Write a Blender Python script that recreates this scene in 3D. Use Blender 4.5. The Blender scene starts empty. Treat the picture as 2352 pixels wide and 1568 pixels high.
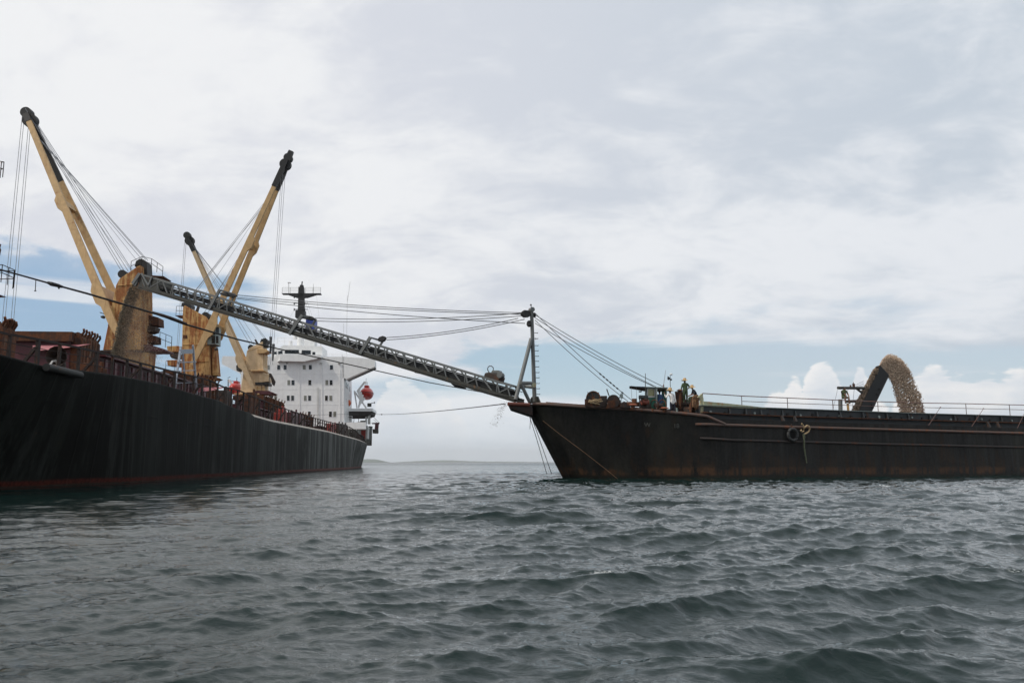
import bpy, math, random
import numpy as np
from mathutils import Vector, Matrix

# ------------------------------------------------------------------ camera
scene = bpy.context.scene
COL = scene.collection
CAM_H = 1.1
FPX = 1907.0                      # focal length in units of a 2352 px wide picture
PITCH = math.atan(278.0 / FPX)
cam_data = bpy.data.cameras.new("camera")
cam_data.sensor_width = 36.0
cam_data.lens = 36.0 * FPX / 2352.0
cam_data.clip_start = 0.1
cam_data.clip_end = 60000.0
cam = bpy.data.objects.new("camera", cam_data)
COL.objects.link(cam)
cam.location = (0, 0, CAM_H)
cam.rotation_euler = (math.pi / 2 + PITCH, 0, 0)
scene.camera = cam

# ------------------------------------------------------------------ node helper
class NT:
    def __init__(s, tree):
        s.t = tree; s.n = tree.nodes; s.l = tree.links
    def new(s, typ, props=None, ins=None):
        nd = s.n.new(typ)
        for k, v in (props or {}).items():
            setattr(nd, k, v)
        for k, v in (ins or {}).items():
            s.set(nd.inputs[k], v)
        return nd
    def set(s, sock, v):
        if hasattr(v, 'is_output') or isinstance(v, bpy.types.NodeSocket):
            s.l.new(v, sock)
        else:
            if isinstance(v, (tuple, list)) and len(v) == 3 and sock.type == 'RGBA':
                v = (*v, 1.0)
            sock.default_value = v
    def math(s, op, a, b=None, c=None, clamp=False):
        nd = s.n.new('ShaderNodeMath'); nd.operation = op; nd.use_clamp = clamp
        s.set(nd.inputs[0], a)
        if b is not None: s.set(nd.inputs[1], b)
        if c is not None: s.set(nd.inputs[2], c)
        return nd.outputs[0]
    def ramp(s, x, lo, hi, a=0.0, b=1.0, smooth=True):
        nd = s.n.new('ShaderNodeMapRange'); nd.interpolation_type = 'SMOOTHSTEP' if smooth else 'LINEAR'
        nd.clamp = True
        s.set(nd.inputs['Value'], x)
        s.set(nd.inputs['From Min'], lo); s.set(nd.inputs['From Max'], hi)
        s.set(nd.inputs['To Min'], a); s.set(nd.inputs['To Max'], b)
        return nd.outputs['Result']
    def mix(s, f, a, b, blend='MIX'):
        nd = s.n.new('ShaderNodeMix'); nd.data_type = 'RGBA'; nd.blend_type = blend
        s.set(nd.inputs[0], f); s.set(nd.inputs[6], a); s.set(nd.inputs[7], b)
        return nd.outputs[2]
    def noise(s, vec, scale, detail=4.0, rough=0.55, dist=0.0, dims='3D'):
        nd = s.n.new('ShaderNodeTexNoise'); nd.noise_dimensions = dims
        if vec is not None: s.set(nd.inputs['Vector'], vec)
        nd.inputs['Scale'].default_value = scale
        nd.inputs['Detail'].default_value = detail
        nd.inputs['Roughness'].default_value = rough
        nd.inputs['Distortion'].default_value = dist
        return nd.outputs[0]
    def mapping(s, vec, scale=(1, 1, 1), loc=(0, 0, 0), rot=(0, 0, 0)):
        nd = s.n.new('ShaderNodeMapping')
        s.set(nd.inputs['Vector'], vec)
        nd.inputs['Scale'].default_value = scale
        nd.inputs['Location'].default_value = loc
        nd.inputs['Rotation'].default_value = rot
        return nd.outputs[0]

# ------------------------------------------------------------------ sun
SUN_DIR = Vector((-0.60, -0.26, 0.76)).normalized()       # towards the sun
sun_data = bpy.data.lights.new("sun", 'SUN')
sun_data.energy = 2.3
sun_data.angle = math.radians(3.0)
sun_data.color = (1.0, 0.93, 0.82)
sun = bpy.data.objects.new("sun", sun_data)
COL.objects.link(sun)
sun.rotation_euler = SUN_DIR.to_track_quat('Z', 'Y').to_euler()
sun.location = (-60, 10, 90)

# ------------------------------------------------------------------ sky
world = bpy.data.worlds.new("World")
scene.world = world
world.use_nodes = True
W = NT(world.node_tree)
for nd in list(W.n): W.n.remove(nd)
sky = W.new('ShaderNodeTexSky', {'sky_type': 'NISHITA', 'sun_disc': False})
sky.sun_elevation = math.asin(SUN_DIR.z)
sky.sun_rotation = math.atan2(SUN_DIR.x, SUN_DIR.y)
sky.altitude = 0; sky.air_density = 1.0; sky.dust_density = 1.2; sky.ozone_density = 1.5
geo = W.new('ShaderNodeTexCoord')
sep = W.new('ShaderNodeSeparateXYZ', ins={0: geo.outputs['Generated']})
X, Y, Z = sep.outputs
el = W.math('ARCSINE', W.math('MAXIMUM', W.math('MINIMUM', Z, 1.0), -1.0))      # radians
az = W.math('ARCTAN2', X, Y)                                                   # 0 = straight ahead, + right
zz = W.math('ADD', W.math('MAXIMUM', Z, 0.0), 0.34)
plane = W.new('ShaderNodeCombineXYZ', ins={0: W.math('DIVIDE', X, zz), 1: W.math('DIVIDE', Y, zz), 2: 0.0}).outputs[0]
# high cloud sheet, with gaps near the horizon whose edges wander
wob = W.noise(W.mapping(W.new('ShaderNodeCombineXYZ', ins={0: az, 1: W.math('MULTIPLY', el, 2.5), 2: 0.0}).outputs[0], (3.2, 3.2, 1), (5, 2, 0)), 1.0, 7, .6, .5)
el2 = W.math('ADD', el, W.math('MULTIPLY', W.math('SUBTRACT', wob, 0.5), 0.20))
n_big = W.noise(W.mapping(plane, (1.3, 1.9, 1), (3.1, 1.7, 0), (0, 0, 0.5)), 1.0, 5, 0.5, 0.4)
n_mid = W.noise(W.mapping(plane, (3.6, 5.2, 1), (7.3, 4.2, 0), (0, 0, 0.35)), 1.0, 8, 0.58, 0.6)
n_fine = W.noise(W.mapping(plane, (12.0, 17.0, 1), (1.3, 9.2, 0), (0, 0, 0.4)), 1.0, 6, 0.62, 0.4)
dens = W.math('ADD', W.math('MULTIPLY', n_big, 0.5), W.math('ADD', W.math('MULTIPLY', n_mid, 0.36), W.math('MULTIPLY', n_fine, 0.14)))
shade = W.ramp(dens, 0.41, 0.575)
# whiter to the upper left, bluer grey to the right
side = W.ramp(az, -0.5, 0.75)
c_white = W.mix(side, (8.35, 8.45, 8.6), (7.5, 7.8, 8.25))
c_grey = W.mix(side, (6.7, 6.9, 7.5), (5.2, 5.85, 6.6))
cloud = W.mix(shade, c_grey, c_white)
# broken low on the horizon: bluer patches
lowmask = W.ramp(el, 0.02, 0.36, 1.0, 0.0)
elaz = W.new('ShaderNodeCombineXYZ', ins={0: az, 1: W.math('MULTIPLY', el, 3.6), 2: 0.0}).outputs[0]
n_gap = W.noise(W.mapping(elaz, (1.9, 1.9, 1), (0.9, 2.45, 0)), 1.0, 6, 0.55, 0.3)
leftw = W.ramp(az, -0.52, -0.12, 1.0, 0.0)
midw = W.math('MULTIPLY', W.ramp(az, -0.3, -0.1), W.ramp(az, 0.1, 0.28, 1.0, 0.0))
bandL = W.math('MULTIPLY', W.ramp(el, 0.03, 0.09), W.ramp(el2, 0.15, 0.25, 1.0, 0.0))
bandM = W.math('MULTIPLY', W.ramp(el, 0.05, 0.09), W.ramp(el2, 0.10, 0.17, 1.0, 0.0))
rightw = W.math('MULTIPLY', W.ramp(az, 0.12, 0.3), W.ramp(el2, 0.08, 0.22, 1.0, 0.0))
bias = W.math('ADD', W.math('MULTIPLY', rightw, 0.30), W.math('ADD', W.math('MULTIPLY', W.math('MULTIPLY', leftw, bandL), 0.52), W.math('MULTIPLY', W.math('MULTIPLY', midw, bandM), 0.30)))
gapv = W.math('ADD', W.math('MULTIPLY', n_gap, 0.9), bias)
gap = W.math('MULTIPLY', W.ramp(gapv, 0.56, 0.72), W.ramp(el2, 0.16, 0.34, 1.0, 0.0))
# one long thin streak of cloud low on the left
streak = W.noise(W.mapping(elaz, (1.6, 9.0, 1), (0.3, 1.1, 0)), 1.0, 5, 0.5, 0.2)
gap = W.math('MULTIPLY', gap, W.ramp(streak, 0.52, 0.66, 1.0, 0.25))
bluesky = W.mix(0.62, sky.outputs[0], W.mix(W.ramp(az, -0.5, 0.1), (3.3, 5.0, 7.0), W.mix(W.ramp(az, 0.1, 0.3), (5.0, 6.6, 7.7), (6.0, 6.9, 7.7))))
hazecol = W.mix(W.ramp(az, -0.2, 0.35), (7.3, 8.2, 9.0), (6.2, 7.3, 8.3))
base = W.mix(gap, cloud, bluesky)
base = W.mix(W.ramp(el, -0.02, 0.12, 0.75, 0.0), base, hazecol)
# cumulus heaps standing on the horizon
n_top = W.noise(W.mapping(elaz, (9.0, 0.0, 1), (2.2, 0.0, 0)), 1.0, 3, 0.5, 0.0)
n_puff = W.noise(W.mapping(elaz, (13.0, 10.0, 1), (0.4, 0.2, 0)), 1.0, 8, 0.60, 0.25)
def bump(a0, w):
    return W.math('POWER', 2.718, W.math('MULTIPLY', W.math('POWER', W.math('DIVIDE', W.math('SUBTRACT', az, a0), w), 2.0), -1.0))
def az_of(px):
    return math.atan2((px - 1176) / FPX, math.cos(PITCH))
heaps = None
for px, w, h in ((1780, .045, .080), (1820, .030, .092), (1885, .040, .116), (1950, .05, .088), (1972, .02, .112), (2140, .05, .112), (2180, .07, .100), (2250, .06, .096), (2340, .08, .098), (930, .055, .098), (1020, .04, .07)):
    b = W.math('MULTIPLY', bump(az_of(px), w), h)
    heaps = b if heaps is None else W.math('MAXIMUM', heaps, b)
top = W.math('ADD', heaps, W.math('MULTIPLY', W.math('SUBTRACT', n_top, 0.5), 0.03))
cum = W.ramp(W.math('SUBTRACT', W.math('ADD', top, W.math('MULTIPLY', W.math('SUBTRACT', n_puff, 0.5), 0.07)), el), -0.001, 0.006)
cum = W.math('MULTIPLY', cum, W.ramp(heaps, 0.03, 0.06))
cshade = W.ramp(W.math('ADD', W.math('MULTIPLY', n_puff, 0.6), W.math('MULTIPLY', W.math('SUBTRACT', el, top), 3.5)), 0.02, 0.42)
cumcol = W.mix(cshade, (6.3, 6.9, 7.6), (9.0, 8.9, 8.8))
base = W.mix(W.math('MULTIPLY', cum, W.math('MULTIPLY', W.ramp(el, 0.0, 0.06, 0.35, 1.0), W.ramp(az, -0.02, 0.1, 0.6, 1.0))), base, cumcol)
bg = W.new('ShaderNodeBackground', ins={'Color': base, 'Strength': 0.106})
wo = W.new('ShaderNodeOutputWorld')
W.l.new(bg.outputs[0], wo.inputs[0])

scene.view_settings.view_transform = 'Standard'
scene.view_settings.look = 'None'
scene.view_settings.exposure = 0.0
scene.view_settings.gamma = 1.0
scene.cycles.max_bounces = 6
scene.cycles.glossy_bounces = 3
scene.cycles.diffuse_bounces = 3
scene.cycles.volume_bounces = 0
scene.cycles.use_denoising = True
random.seed(7)
rng = np.random.default_rng(11)

# ------------------------------------------------------------------ measuring helpers
CP, SP = math.cos(PITCH), math.sin(PITCH)
EYE = Vector((0, 0, CAM_H))
def ray(px, py):
    u = (px - 1176.0) / FPX; v = (784.0 - py) / FPX
    return Vector((u, CP - v * SP, SP + v * CP))
def hit(px, py, p0, n):
    d = ray(px, py)
    return EYE + d * ((Vector(p0) - EYE).dot(n) / d.dot(n))
def atY(px, py, y):
    return hit(px, py, (0, y, 0), Vector((0, 1, 0)))
def proj(p):
    d = Vector(p) - EYE
    f = d.y * CP + d.z * SP
    return 1176 + FPX * d.x / f, 784 - FPX * (-d.y * SP + d.z * CP) / f

class Frame:
    def __init__(s, o, e1, e2):
        s.o = Vector(o); s.e1 = Vector(e1).normalized(); s.e2 = Vector(e2).normalized()
    def w(s, a, b, z):
        return s.o + s.e1 * a + s.e2 * b + Vector((0, 0, z))
    def on_b(s, px, py, b):          # point on the plane e2 = b
        return hit(px, py, s.o + s.e2 * b, s.e2)
    def on_a(s, px, py, a):
        return hit(px, py, s.o + s.e1 * a, s.e1)
    def loc(s, p):
        d = Vector(p) - s.o
        return d.dot(s.e1), d.dot(s.e2), d.z
SHIP = Frame((-37.2, 81, 0), (-0.0698, 0.99756, 0), (0.99756, 0.0698, 0))     # aft, starboard
BARGE = Frame((1.18, 57.9, 0), (0.923, 0.385, 0), (-0.385, 0.923, 0))         # aft, away

# ------------------------------------------------------------------ mesh builder
ORG = {}
class MB:
    def __init__(s): s.v = []; s.f = []; s.m = []; s.mi = 0
    def add(s, vs, fs):
        k = len(s.v); s.v += [Vector(p) for p in vs]
        s.f += [tuple(k + i for i in f) for f in fs]; s.m += [s.mi] * len(fs)
        return s
    def prism(s, pts, ext):
        n = len(pts); ext = Vector(ext)
        a = [Vector(p) for p in pts]; b = [p + ext for p in a]
        fs = [tuple(range(n))[::-1], tuple(range(n, 2 * n))]
        fs += [(i, (i + 1) % n, n + (i + 1) % n, n + i) for i in range(n)]
        return s.add(a + b, fs)
    def box(s, c, size, ax=None):
        ax = ax or (Vector((1, 0, 0)), Vector((0, 1, 0)), Vector((0, 0, 1)))
        c = Vector(c); hx, hy, hz = [Vector(a).normalized() * (d / 2) for a, d in zip(ax, size)]
        p = [c - hx - hy - hz, c + hx - hy - hz, c + hx + hy - hz, c - hx + hy - hz]
        return s.prism(p, hz * 2)
    def bar(s, p0, p1, w, h, up=(0, 0, 1)):
        p0, p1 = Vector(p0), Vector(p1); d = (p1 - p0)
        if d.length < 1e-6: return s
        d.normalize(); up = Vector(up)
        if abs(d.dot(up.normalized())) > 0.98: up = Vector((0, 1, 0))
        x = d.cross(up).normalized() * (w / 2); y = x.cross(d).normalized() * (h / 2)
        return s.prism([p0 - x - y, p0 + x - y, p0 + x + y, p0 - x + y], p1 - p0)
    def tube(s, pts, r, seg=8, caps=True):
        pts = [Vector(p) for p in pts]; n = len(pts)
        rs = r if isinstance(r, (list, tuple)) else [r] * n
        k = len(s.v); ref = Vector((0.13, 0.21, 1)).normalized()
        for i, p in enumerate(pts):
            d = (pts[min(i + 1, n - 1)] - pts[max(i - 1, 0)])
            if d.length < 1e-9: d = Vector((0, 0, 1))
            d.normalize()
            rf = ref if abs(d.dot(ref)) < 0.95 else Vector((1, 0, 0))
            x = d.cross(rf).normalized(); y = d.cross(x)
            for j in range(seg):
                a = 2 * math.pi * j / seg
                s.v.append(p + (x * math.cos(a) + y * math.sin(a)) * rs[i])
        for i in range(n - 1):
            for j in range(seg):
                a = k + i * seg + j; b = k + i * seg + (j + 1) % seg
                s.f.append((a, b, b + seg, a + seg)); s.m.append(s.mi)
        if caps:
            s.f.append(tuple(k + j for j in range(seg))[::-1]); s.m.append(s.mi)
            s.f.append(tuple(k + (n - 1) * seg + j for j in range(seg))); s.m.append(s.mi)
        return s
    def disc(s, c, ax, r, t, seg=20):
        ax = Vector(ax).normalized() * (t / 2)
        return s.tube([Vector(c) - ax, Vector(c) + ax], r, seg)
    def sphere(s, c, r, seg=12, rings=8, ax=None):
        c = Vector(c); rx, ry, rz = r if isinstance(r, (tuple, list)) else (r, r, r)
        ax = ax or (Vector((1, 0, 0)), Vector((0, 1, 0)), Vector((0, 0, 1)))
        vs = []; fs = []
        for i in range(rings + 1):
            th = math.pi * i / rings
            for j in range(seg):
                a = 2 * math.pi * j / seg
                vs.append(c + ax[0] * rx * math.sin(th) * math.cos(a) + ax[1] * ry * math.sin(th) * math.sin(a) + ax[2] * rz * math.cos(th))
        for i in range(rings):
            for j in range(seg):
                a = i * seg + j; b = i * seg + (j + 1) % seg
                if i == 0: fs.append((a, b + seg, a + seg))
                elif i == rings - 1: fs.append((a, b, a + seg))
                else: fs.append((a, b, b + seg, a + seg))
        return s.add(vs, fs)
    def torus(s, c, n, R, r, seg=20, sub=8, a0=0.0, a1=2 * math.pi):
        n = Vector(n).normalized(); x = n.cross(Vector((0, 0, 1)) if abs(n.z) < .9 else Vector((1, 0, 0))).normalized(); y = n.cross(x)
        full = abs(a1 - a0 - 2 * math.pi) < 1e-3
        pts = [Vector(c) + (x * math.cos(a0 + (a1 - a0) * i / seg) + y * math.sin(a0 + (a1 - a0) * i / seg)) * R for i in range(seg + 1)]
        return s.tube(pts, r, sub, not full)
    def build(s, name, mat, parent=None, smooth=False, bevel=0.0, loc=None):
        org = Vector((0, 0, 0))
        if parent is not None: org = ORG[parent.name]
        elif loc is not None: org = Vector(loc)
        me = bpy.data.meshes.new(name)
        me.from_pydata([tuple(p - org) for p in s.v], [], s.f)
        for m in (mat if isinstance(mat, (list, tuple)) else [mat]):
            me.materials.append(m)
        if any(s.m): me.polygons.foreach_set('material_index', s.m)
        me.validate(); me.update()
        if smooth:
            me.polygons.foreach_set('use_smooth', [True] * len(me.polygons))
            try: me.set_sharp_from_angle(angle=math.radians(42))
            except Exception: pass
        o = bpy.data.objects.new(name, me); COL.objects.link(o)
        if parent is not None: o.parent = parent
        else: o.location = org
        if bevel:
            b = o.modifiers.new('bevel', 'BEVEL'); b.width = bevel; b.segments = 2; b.limit_method = 'ANGLE'
        ORG[o.name] = org
        return o
def tag(o, label, cat, group=None):
    o['label'] = label; o['category'] = cat
    if group: o['group'] = group
    return o
def thing(name, label, cat, loc, group=None):
    o = bpy.data.objects.new(name, None); COL.objects.link(o)
    o.empty_display_size = 0.3
    o.location = loc; ORG[o.name] = Vector(loc)
    return tag(o, label, cat, group)
def sag(p0, p1, s, n=12):
    p0, p1 = Vector(p0), Vector(p1)
    return [p0.lerp(p1, i / n) - Vector((0, 0, 4 * s * (i / n) * (1 - i / n))) for i in range(n + 1)]

# ------------------------------------------------------------------ materials
MATS = {}
def steel(name, col, rust=0.35, rustcol=(0.16, 0.055, 0.02), rough=0.6, streak=1.0, dirt=0.5, dirtcol=None, scale=1.0, metal=0.0, spec=0.5, col2=None, bump=0.15):
    """painted steel: base colour, patchy rust, rust runs down the faces, grime"""
    m = bpy.data.materials.new(name); m.use_nodes = True
    T = NT(m.node_tree); b = T.n['Principled BSDF']
    tc = T.new('ShaderNodeTexCoord').outputs['Object']
    big = T.noise(T.mapping(tc, (0.35 * scale,) * 3), 1.0, 5, 0.6, 0.4)
    patch = T.noise(T.mapping(tc, (1.7 * scale,) * 3, (5, 3, 1)), 1.0, 7, 0.65, 0.6)
    run = T.noise(T.mapping(tc, (3.1 * scale, 3.1 * scale, 0.28 * scale), (1, 7, 2)), 1.0, 6, 0.62, 0.2)
    fine = T.noise(T.mapping(tc, (11 * scale,) * 3, (9, 2, 4)), 1.0, 4, 0.6)
    c0 = T.mix(T.ramp(patch, 0.35, 0.7), col, col2 or tuple(c * 0.78 for c in col))
    c0 = T.mix(T.math('MULTIPLY', T.ramp(run, 0.45, 0.75), dirt), c0, dirtcol or tuple(c * 0.45 for c in col))
    rv = T.math('ADD', T.math('MULTIPLY', patch, 0.55 if streak <= 1 else 0.30), T.math('ADD', T.math('MULTIPLY', run, 0.3 * streak if streak <= 1 else 0.55), T.math('MULTIPLY', big, 0.25)))
    th = 0.86 - 0.42 * rust - 0.15 * (1 - min(1, streak))
    rm = T.ramp(rv, th - 0.05, th + 0.08)
    rc = T.mix(T.ramp(fine, 0.3, 0.7), rustcol, tuple(min(1, c * 1.9) for c in rustcol))
    c1 = T.mix(rm, c0, rc)
    T.set(b.inputs['Base Color'], c1)
    T.set(b.inputs['Roughness'], T.ramp(T.math('ADD', rm, fine), 0.3, 1.5, rough, min(1.0, rough + 0.25)))
    b.inputs['Metallic'].default_value = metal
    b.inputs['Specular IOR Level'].default_value = spec
    if bump:
        bp = T.new('ShaderNodeBump', ins={'Strength': bump, 'Distance': 0.03, 'Height': T.math('ADD', T.math('MULTIPLY', patch, 0.6), T.math('MULTIPLY', fine, 0.4))})
        T.set(b.inputs['Normal'], bp.outputs[0])
    MATS[name] = m
    return m
def plain(name, col, rough=0.7, var=0.25, scale=6.0, metal=0.0, spec=0.5, bump=0.0):
    m = bpy.data.materials.new(name); m.use_nodes = True
    T = NT(m.node_tree); b = T.n['Principled BSDF']
    tc = T.new('ShaderNodeTexCoord').outputs['Object']
    n = T.noise(T.mapping(tc, (scale,) * 3), 1.0, 5, 0.6)
    c = T.mix(T.ramp(n, 0.3, 0.7), tuple(x * (1 - var) for x in col), tuple(min(1, x * (1 + var)) for x in col))
    T.set(b.inputs['Base Color'], c)
    b.inputs['Roughness'].default_value = rough
    b.inputs['Metallic'].default_value = metal
    b.inputs['Specular IOR Level'].default_value = spec
    if bump:
        bp = T.new('ShaderNodeBump', ins={'Strength': bump, 'Distance': 0.02, 'Height': n})
        T.set(b.inputs['Normal'], bp.outputs[0])
    MATS[name] = m
    return m
M_CREAM = steel('cream_crane_paint', (0.60, 0.39, 0.18), rust=0.5, rustcol=(0.26, 0.09, 0.025), rough=0.55, dirt=0.5, dirtcol=(0.33, 0.19, 0.07), scale=0.9)
M_CREAM2 = steel('cleaner_cream_paint', (0.67, 0.49, 0.29), rust=0.42, rustcol=(0.30, 0.13, 0.045), rough=0.5, dirt=0.35, dirtcol=(0.42, 0.26, 0.11), scale=0.9)
M_RUSTYCREAM = steel('rusty_cream_paint', (0.58, 0.35, 0.13), rust=0.78, rustcol=(0.2, 0.075, 0.025), rough=0.7, streak=1.5, dirt=0.85, dirtcol=(0.30, 0.13, 0.04), scale=.8)
M_SOOT = steel('sooty_black_steel', (0.009, 0.009, 0.009), rust=0.25, rustcol=(0.028, 0.014, 0.010), rough=0.55, scale=1.5)
M_GRIME = steel('greasy_brown_steel', (0.035, 0.022, 0.016), rust=0.6, rustcol=(0.10, 0.035, 0.015), rough=0.6, scale=1.5)
M_MAROON = steel('maroon_deck_paint', (0.075, 0.010, 0.016), rust=0.45, rustcol=(0.06, 0.02, 0.010), rough=0.5, dirt=0.6, scale=1.2)
M_PINK = steel('sunlit_maroon_paint', (0.42, 0.14, 0.16), rust=0.3, rustcol=(0.2, 0.06, 0.03), rough=0.45, dirt=0.5, dirtcol=(0.25, 0.05, 0.06), scale=1.5)  # maroon as it looks in sun: the light is put into the colour
M_RUST = steel('heavy_rust', (0.040, 0.018, 0.012), rust=.8, rustcol=(0.075, 0.028, 0.012), rough=0.85, dirt=0.6, scale=1.5, bump=0.4)
M_RUSTDARK = steel('dark_rusted_rail', (0.020, 0.012, 0.010), rust=0.6, rustcol=(0.05, 0.02, 0.012), rough=0.8, dirt=0.6, scale=2.0)
M_RED = steel('red_deck_fitting_paint', (0.30, 0.03, 0.02), rust=0.4, rough=0.5, scale=1.5)
M_WHITE = steel('white_ship_paint', (0.85, 0.85, 0.84), rust=0.16, rustcol=(0.5, 0.36, 0.24), rough=0.42, dirt=0.18, dirtcol=(0.62, 0.60, 0.56), scale=0.5, col2=(0.76, 0.76, 0.76), bump=0.05)
M_GREYW = steel('grey_white_paint', (0.50, 0.50, 0.48), rust=0.3, rustcol=(0.3, 0.14, 0.06), rough=0.5, dirt=0.5, scale=1.0)
M_GREY = steel('grey_truss_paint', (0.135, 0.145, 0.145), rust=0.42, rustcol=(0.15, 0.07, 0.035), rough=0.5, dirt=0.4, dirtcol=(0.14, 0.12, 0.09), scale=1.5)
M_GREYD = steel('dark_grey_chord_paint', (0.040, 0.040, 0.032), rust=0.5, rustcol=(0.12, 0.06, 0.025), rough=0.55, dirt=0.5, scale=1.5)
M_BELT = plain('black_rubber_belt', (0.010, 0.011, 0.012), 0.7, 0.3, 3)
M_ALU = plain('worn_aluminium', (0.30, 0.33, 0.38), 0.5, 0.2, 8, metal=0.2)
M_WIRE = plain('steel_wire_rope', (0.06, 0.062, 0.066), 0.6, 0.25, 4)
M_WIREL = plain('galvanised_wire_rope', (0.22, 0.23, 0.25), 0.55, 0.2, 4)
M_ROPE = plain('tan_hemp_rope', (0.42, 0.30, 0.17), 0.9, 0.35, 20, bump=0.6)
M_ROPEG = plain('weedy_wet_rope', (0.12, 0.13, 0.08), 0.9, 0.4, 14, bump=0.6)
M_ROPEB = plain('brown_hauling_rope', (0.22, 0.12, 0.06), 0.9, 0.4, 14, bump=0.6)
M_RUBBER = plain('tyre_rubber', (0.035, 0.036, 0.036), 0.75, 0.4, 10, bump=0.3)
M_LIFE = plain('red_lifeboat_gelcoat', (0.48, 0.022, 0.014), 0.35, 0.12, 2)
M_ORANGE = plain('orange_plastic', (0.65, 0.12, 0.03), 0.5, 0.15, 8)
M_BLUE = plain('blue_funnel_paint', (0.03, 0.06, 0.32), 0.5, 0.15, 1)
M_BLACK = plain('black_mast_paint', (0.012, 0.012, 0.013), 0.55, 0.3, 2)
M_GREEN = steel('green_cabin_paint', (0.02, 0.13, 0.085), rust=0.35, rough=0.55, dirt=0.5, scale=2)
M_GREYG = steel('grey_green_frame_paint', (0.26, 0.31, 0.29), rust=0.3, rough=0.55, scale=3)
M_TARP = plain('blue_tarpaulin', (0.05, 0.15, 0.30), 0.6, 0.3, 5)
M_PANE = plain('cloudy_amber_pane', (0.20, 0.19, 0.09), 0.12, 0.3, 3)
M_GLASS = plain('dark_window_glass', (0.012, 0.014, 0.016), 0.06, 0.2, 1)
M_CURTAIN = plain('window_with_pale_curtain', (0.20, 0.20, 0.17), 0.15, 0.25, 6)
M_DARK = plain('dark_interior', (0.012, 0.011, 0.010), 0.8, 0.3, 3)
M_DECK = steel('oxide_deck_paint', (0.10, 0.035, 0.025), rust=0.6, rough=0.7, scale=0.6)
M_GLOBE = plain('pale_globe', (0.7, 0.72, 0.72), 0.3, 0.05, 2)
M_STRAW = plain('straw_hat_weave', (0.62, 0.42, 0.20), 0.85, 0.15, 40)
M_SKIN = plain('tanned_skin', (0.17, 0.08, 0.05), 0.6, 0.12, 10)
M_HAIR = plain('black_hair', (0.012, 0.010, 0.009), 0.6, 0.2, 20)
M_SHOE = plain('dark_boots', (0.02, 0.017, 0.015), 0.7, 0.3, 20)
def cloth(name, col, var=0.25, camo=None):
    m = bpy.data.materials.new(name); m.use_nodes = True
    T = NT(m.node_tree); b = T.n['Principled BSDF']
    tc = T.new('ShaderNodeTexCoord').outputs['Object']
    n = T.noise(T.mapping(tc, (9,) * 3), 1.0, 4, 0.55, 0.5)
    w = T.noise(T.mapping(tc, (60,) * 3), 1.0, 2, 0.5)
    c = T.mix(T.ramp(n, 0.3, 0.7), tuple(x * (1 - var) for x in col), tuple(min(1, x * (1 + var)) for x in col))
    if camo:
        c = T.mix(T.ramp(n, 0.47, 0.5), col, camo)
    T.set(b.inputs['Base Color'], c); b.inputs['Roughness'].default_value = 0.9
    bp = T.new('ShaderNodeBump', ins={'Strength': 0.5, 'Distance': 0.03, 'Height': T.math('ADD', n, T.math('MULTIPLY', w, 0.2))})
    T.set(b.inputs['Normal'], bp.outputs[0])
    return m
C_WHITE = cloth('white_shirt_cloth', (0.82, 0.80, 0.78), 0.08)
C_NAVY = cloth('navy_trouser_cloth', (0.018, 0.017, 0.03))
C_GREEN = cloth('olive_green_work_cloth', (0.055, 0.085, 0.04), 0.3)
C_BLUE = cloth('blue_shirt_cloth', (0.06, 0.12, 0.24))
C_DARK = cloth('dark_shirt_cloth', (0.012, 0.016, 0.022))
C_OLIVE = cloth('dark_olive_trouser_cloth', (0.045, 0.055, 0.03))
C_CAMO = cloth('camouflage_cloth', (0.025, 0.035, 0.018), 0.3, (0.06, 0.08, 0.03))
# ================================================================== WATER
def fft_tile(L, N, wind, peak, lmin, lmax, rms, seed, spread=2.0):
    g = np.random.default_rng(seed)
    k1 = 2 * np.pi * np.fft.fftfreq(N, L / N)
    kx, ky = np.meshgrid(k1, k1, indexing='ij')
    k = np.hypot(kx, ky); k[0, 0] = 1e-6
    kp = 2 * np.pi / peak
    P = np.exp(-1.25 * (kp / k) ** 2) / k ** 3.9
    c = (kx * wind[0] + ky * wind[1]) / k
    P *= 0.02 + np.abs(c) ** spread
    lam = 2 * np.pi / k
    P[(lam < lmin) | (lam > lmax)] = 0; P[0, 0] = 0
    H = np.sqrt(P) * (g.standard_normal((N, N)) + 1j * g.standard_normal((N, N)))
    h = np.fft.ifft2(H).real
    sc = rms / h.std()
    dx = np.fft.ifft2(-1j * kx / k * H).real * sc
    dy = np.fft.ifft2(-1j * ky / k * H).real * sc
    return h * sc, dx, dy, L, N
def samp(tile, x, y):
    h, dx, dy, L, N = tile
    fx = (x / L * N) % N; fy = (y / L * N) % N
    i = np.floor(fx).astype(int); j = np.floor(fy).astype(int)
    u = fx - i; v = fy - j; i %= N; j %= N; i2 = (i + 1) % N; j2 = (j + 1) % N
    return [a[i, j] * (1 - u) * (1 - v) + a[i2, j] * u * (1 - v) + a[i, j2] * (1 - u) * v + a[i2, j2] * u * v for a in (h, dx, dy)]
def unit(a): return (math.sin(a), math.cos(a))
T1 = fft_tile(61.0, 768, unit(-0.34), 3.6, 0.45, 12.0, 0.050, 5, 6.0)
T2 = fft_tile(17.0, 512, unit(-0.55), 1.1, 0.16, 2.4, 0.0145, 9, 4.0)
T3 = fft_tile(6.1, 512, unit(0.15), 0.30, 0.045, 0.7, 0.0052, 21, 2.0)
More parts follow.
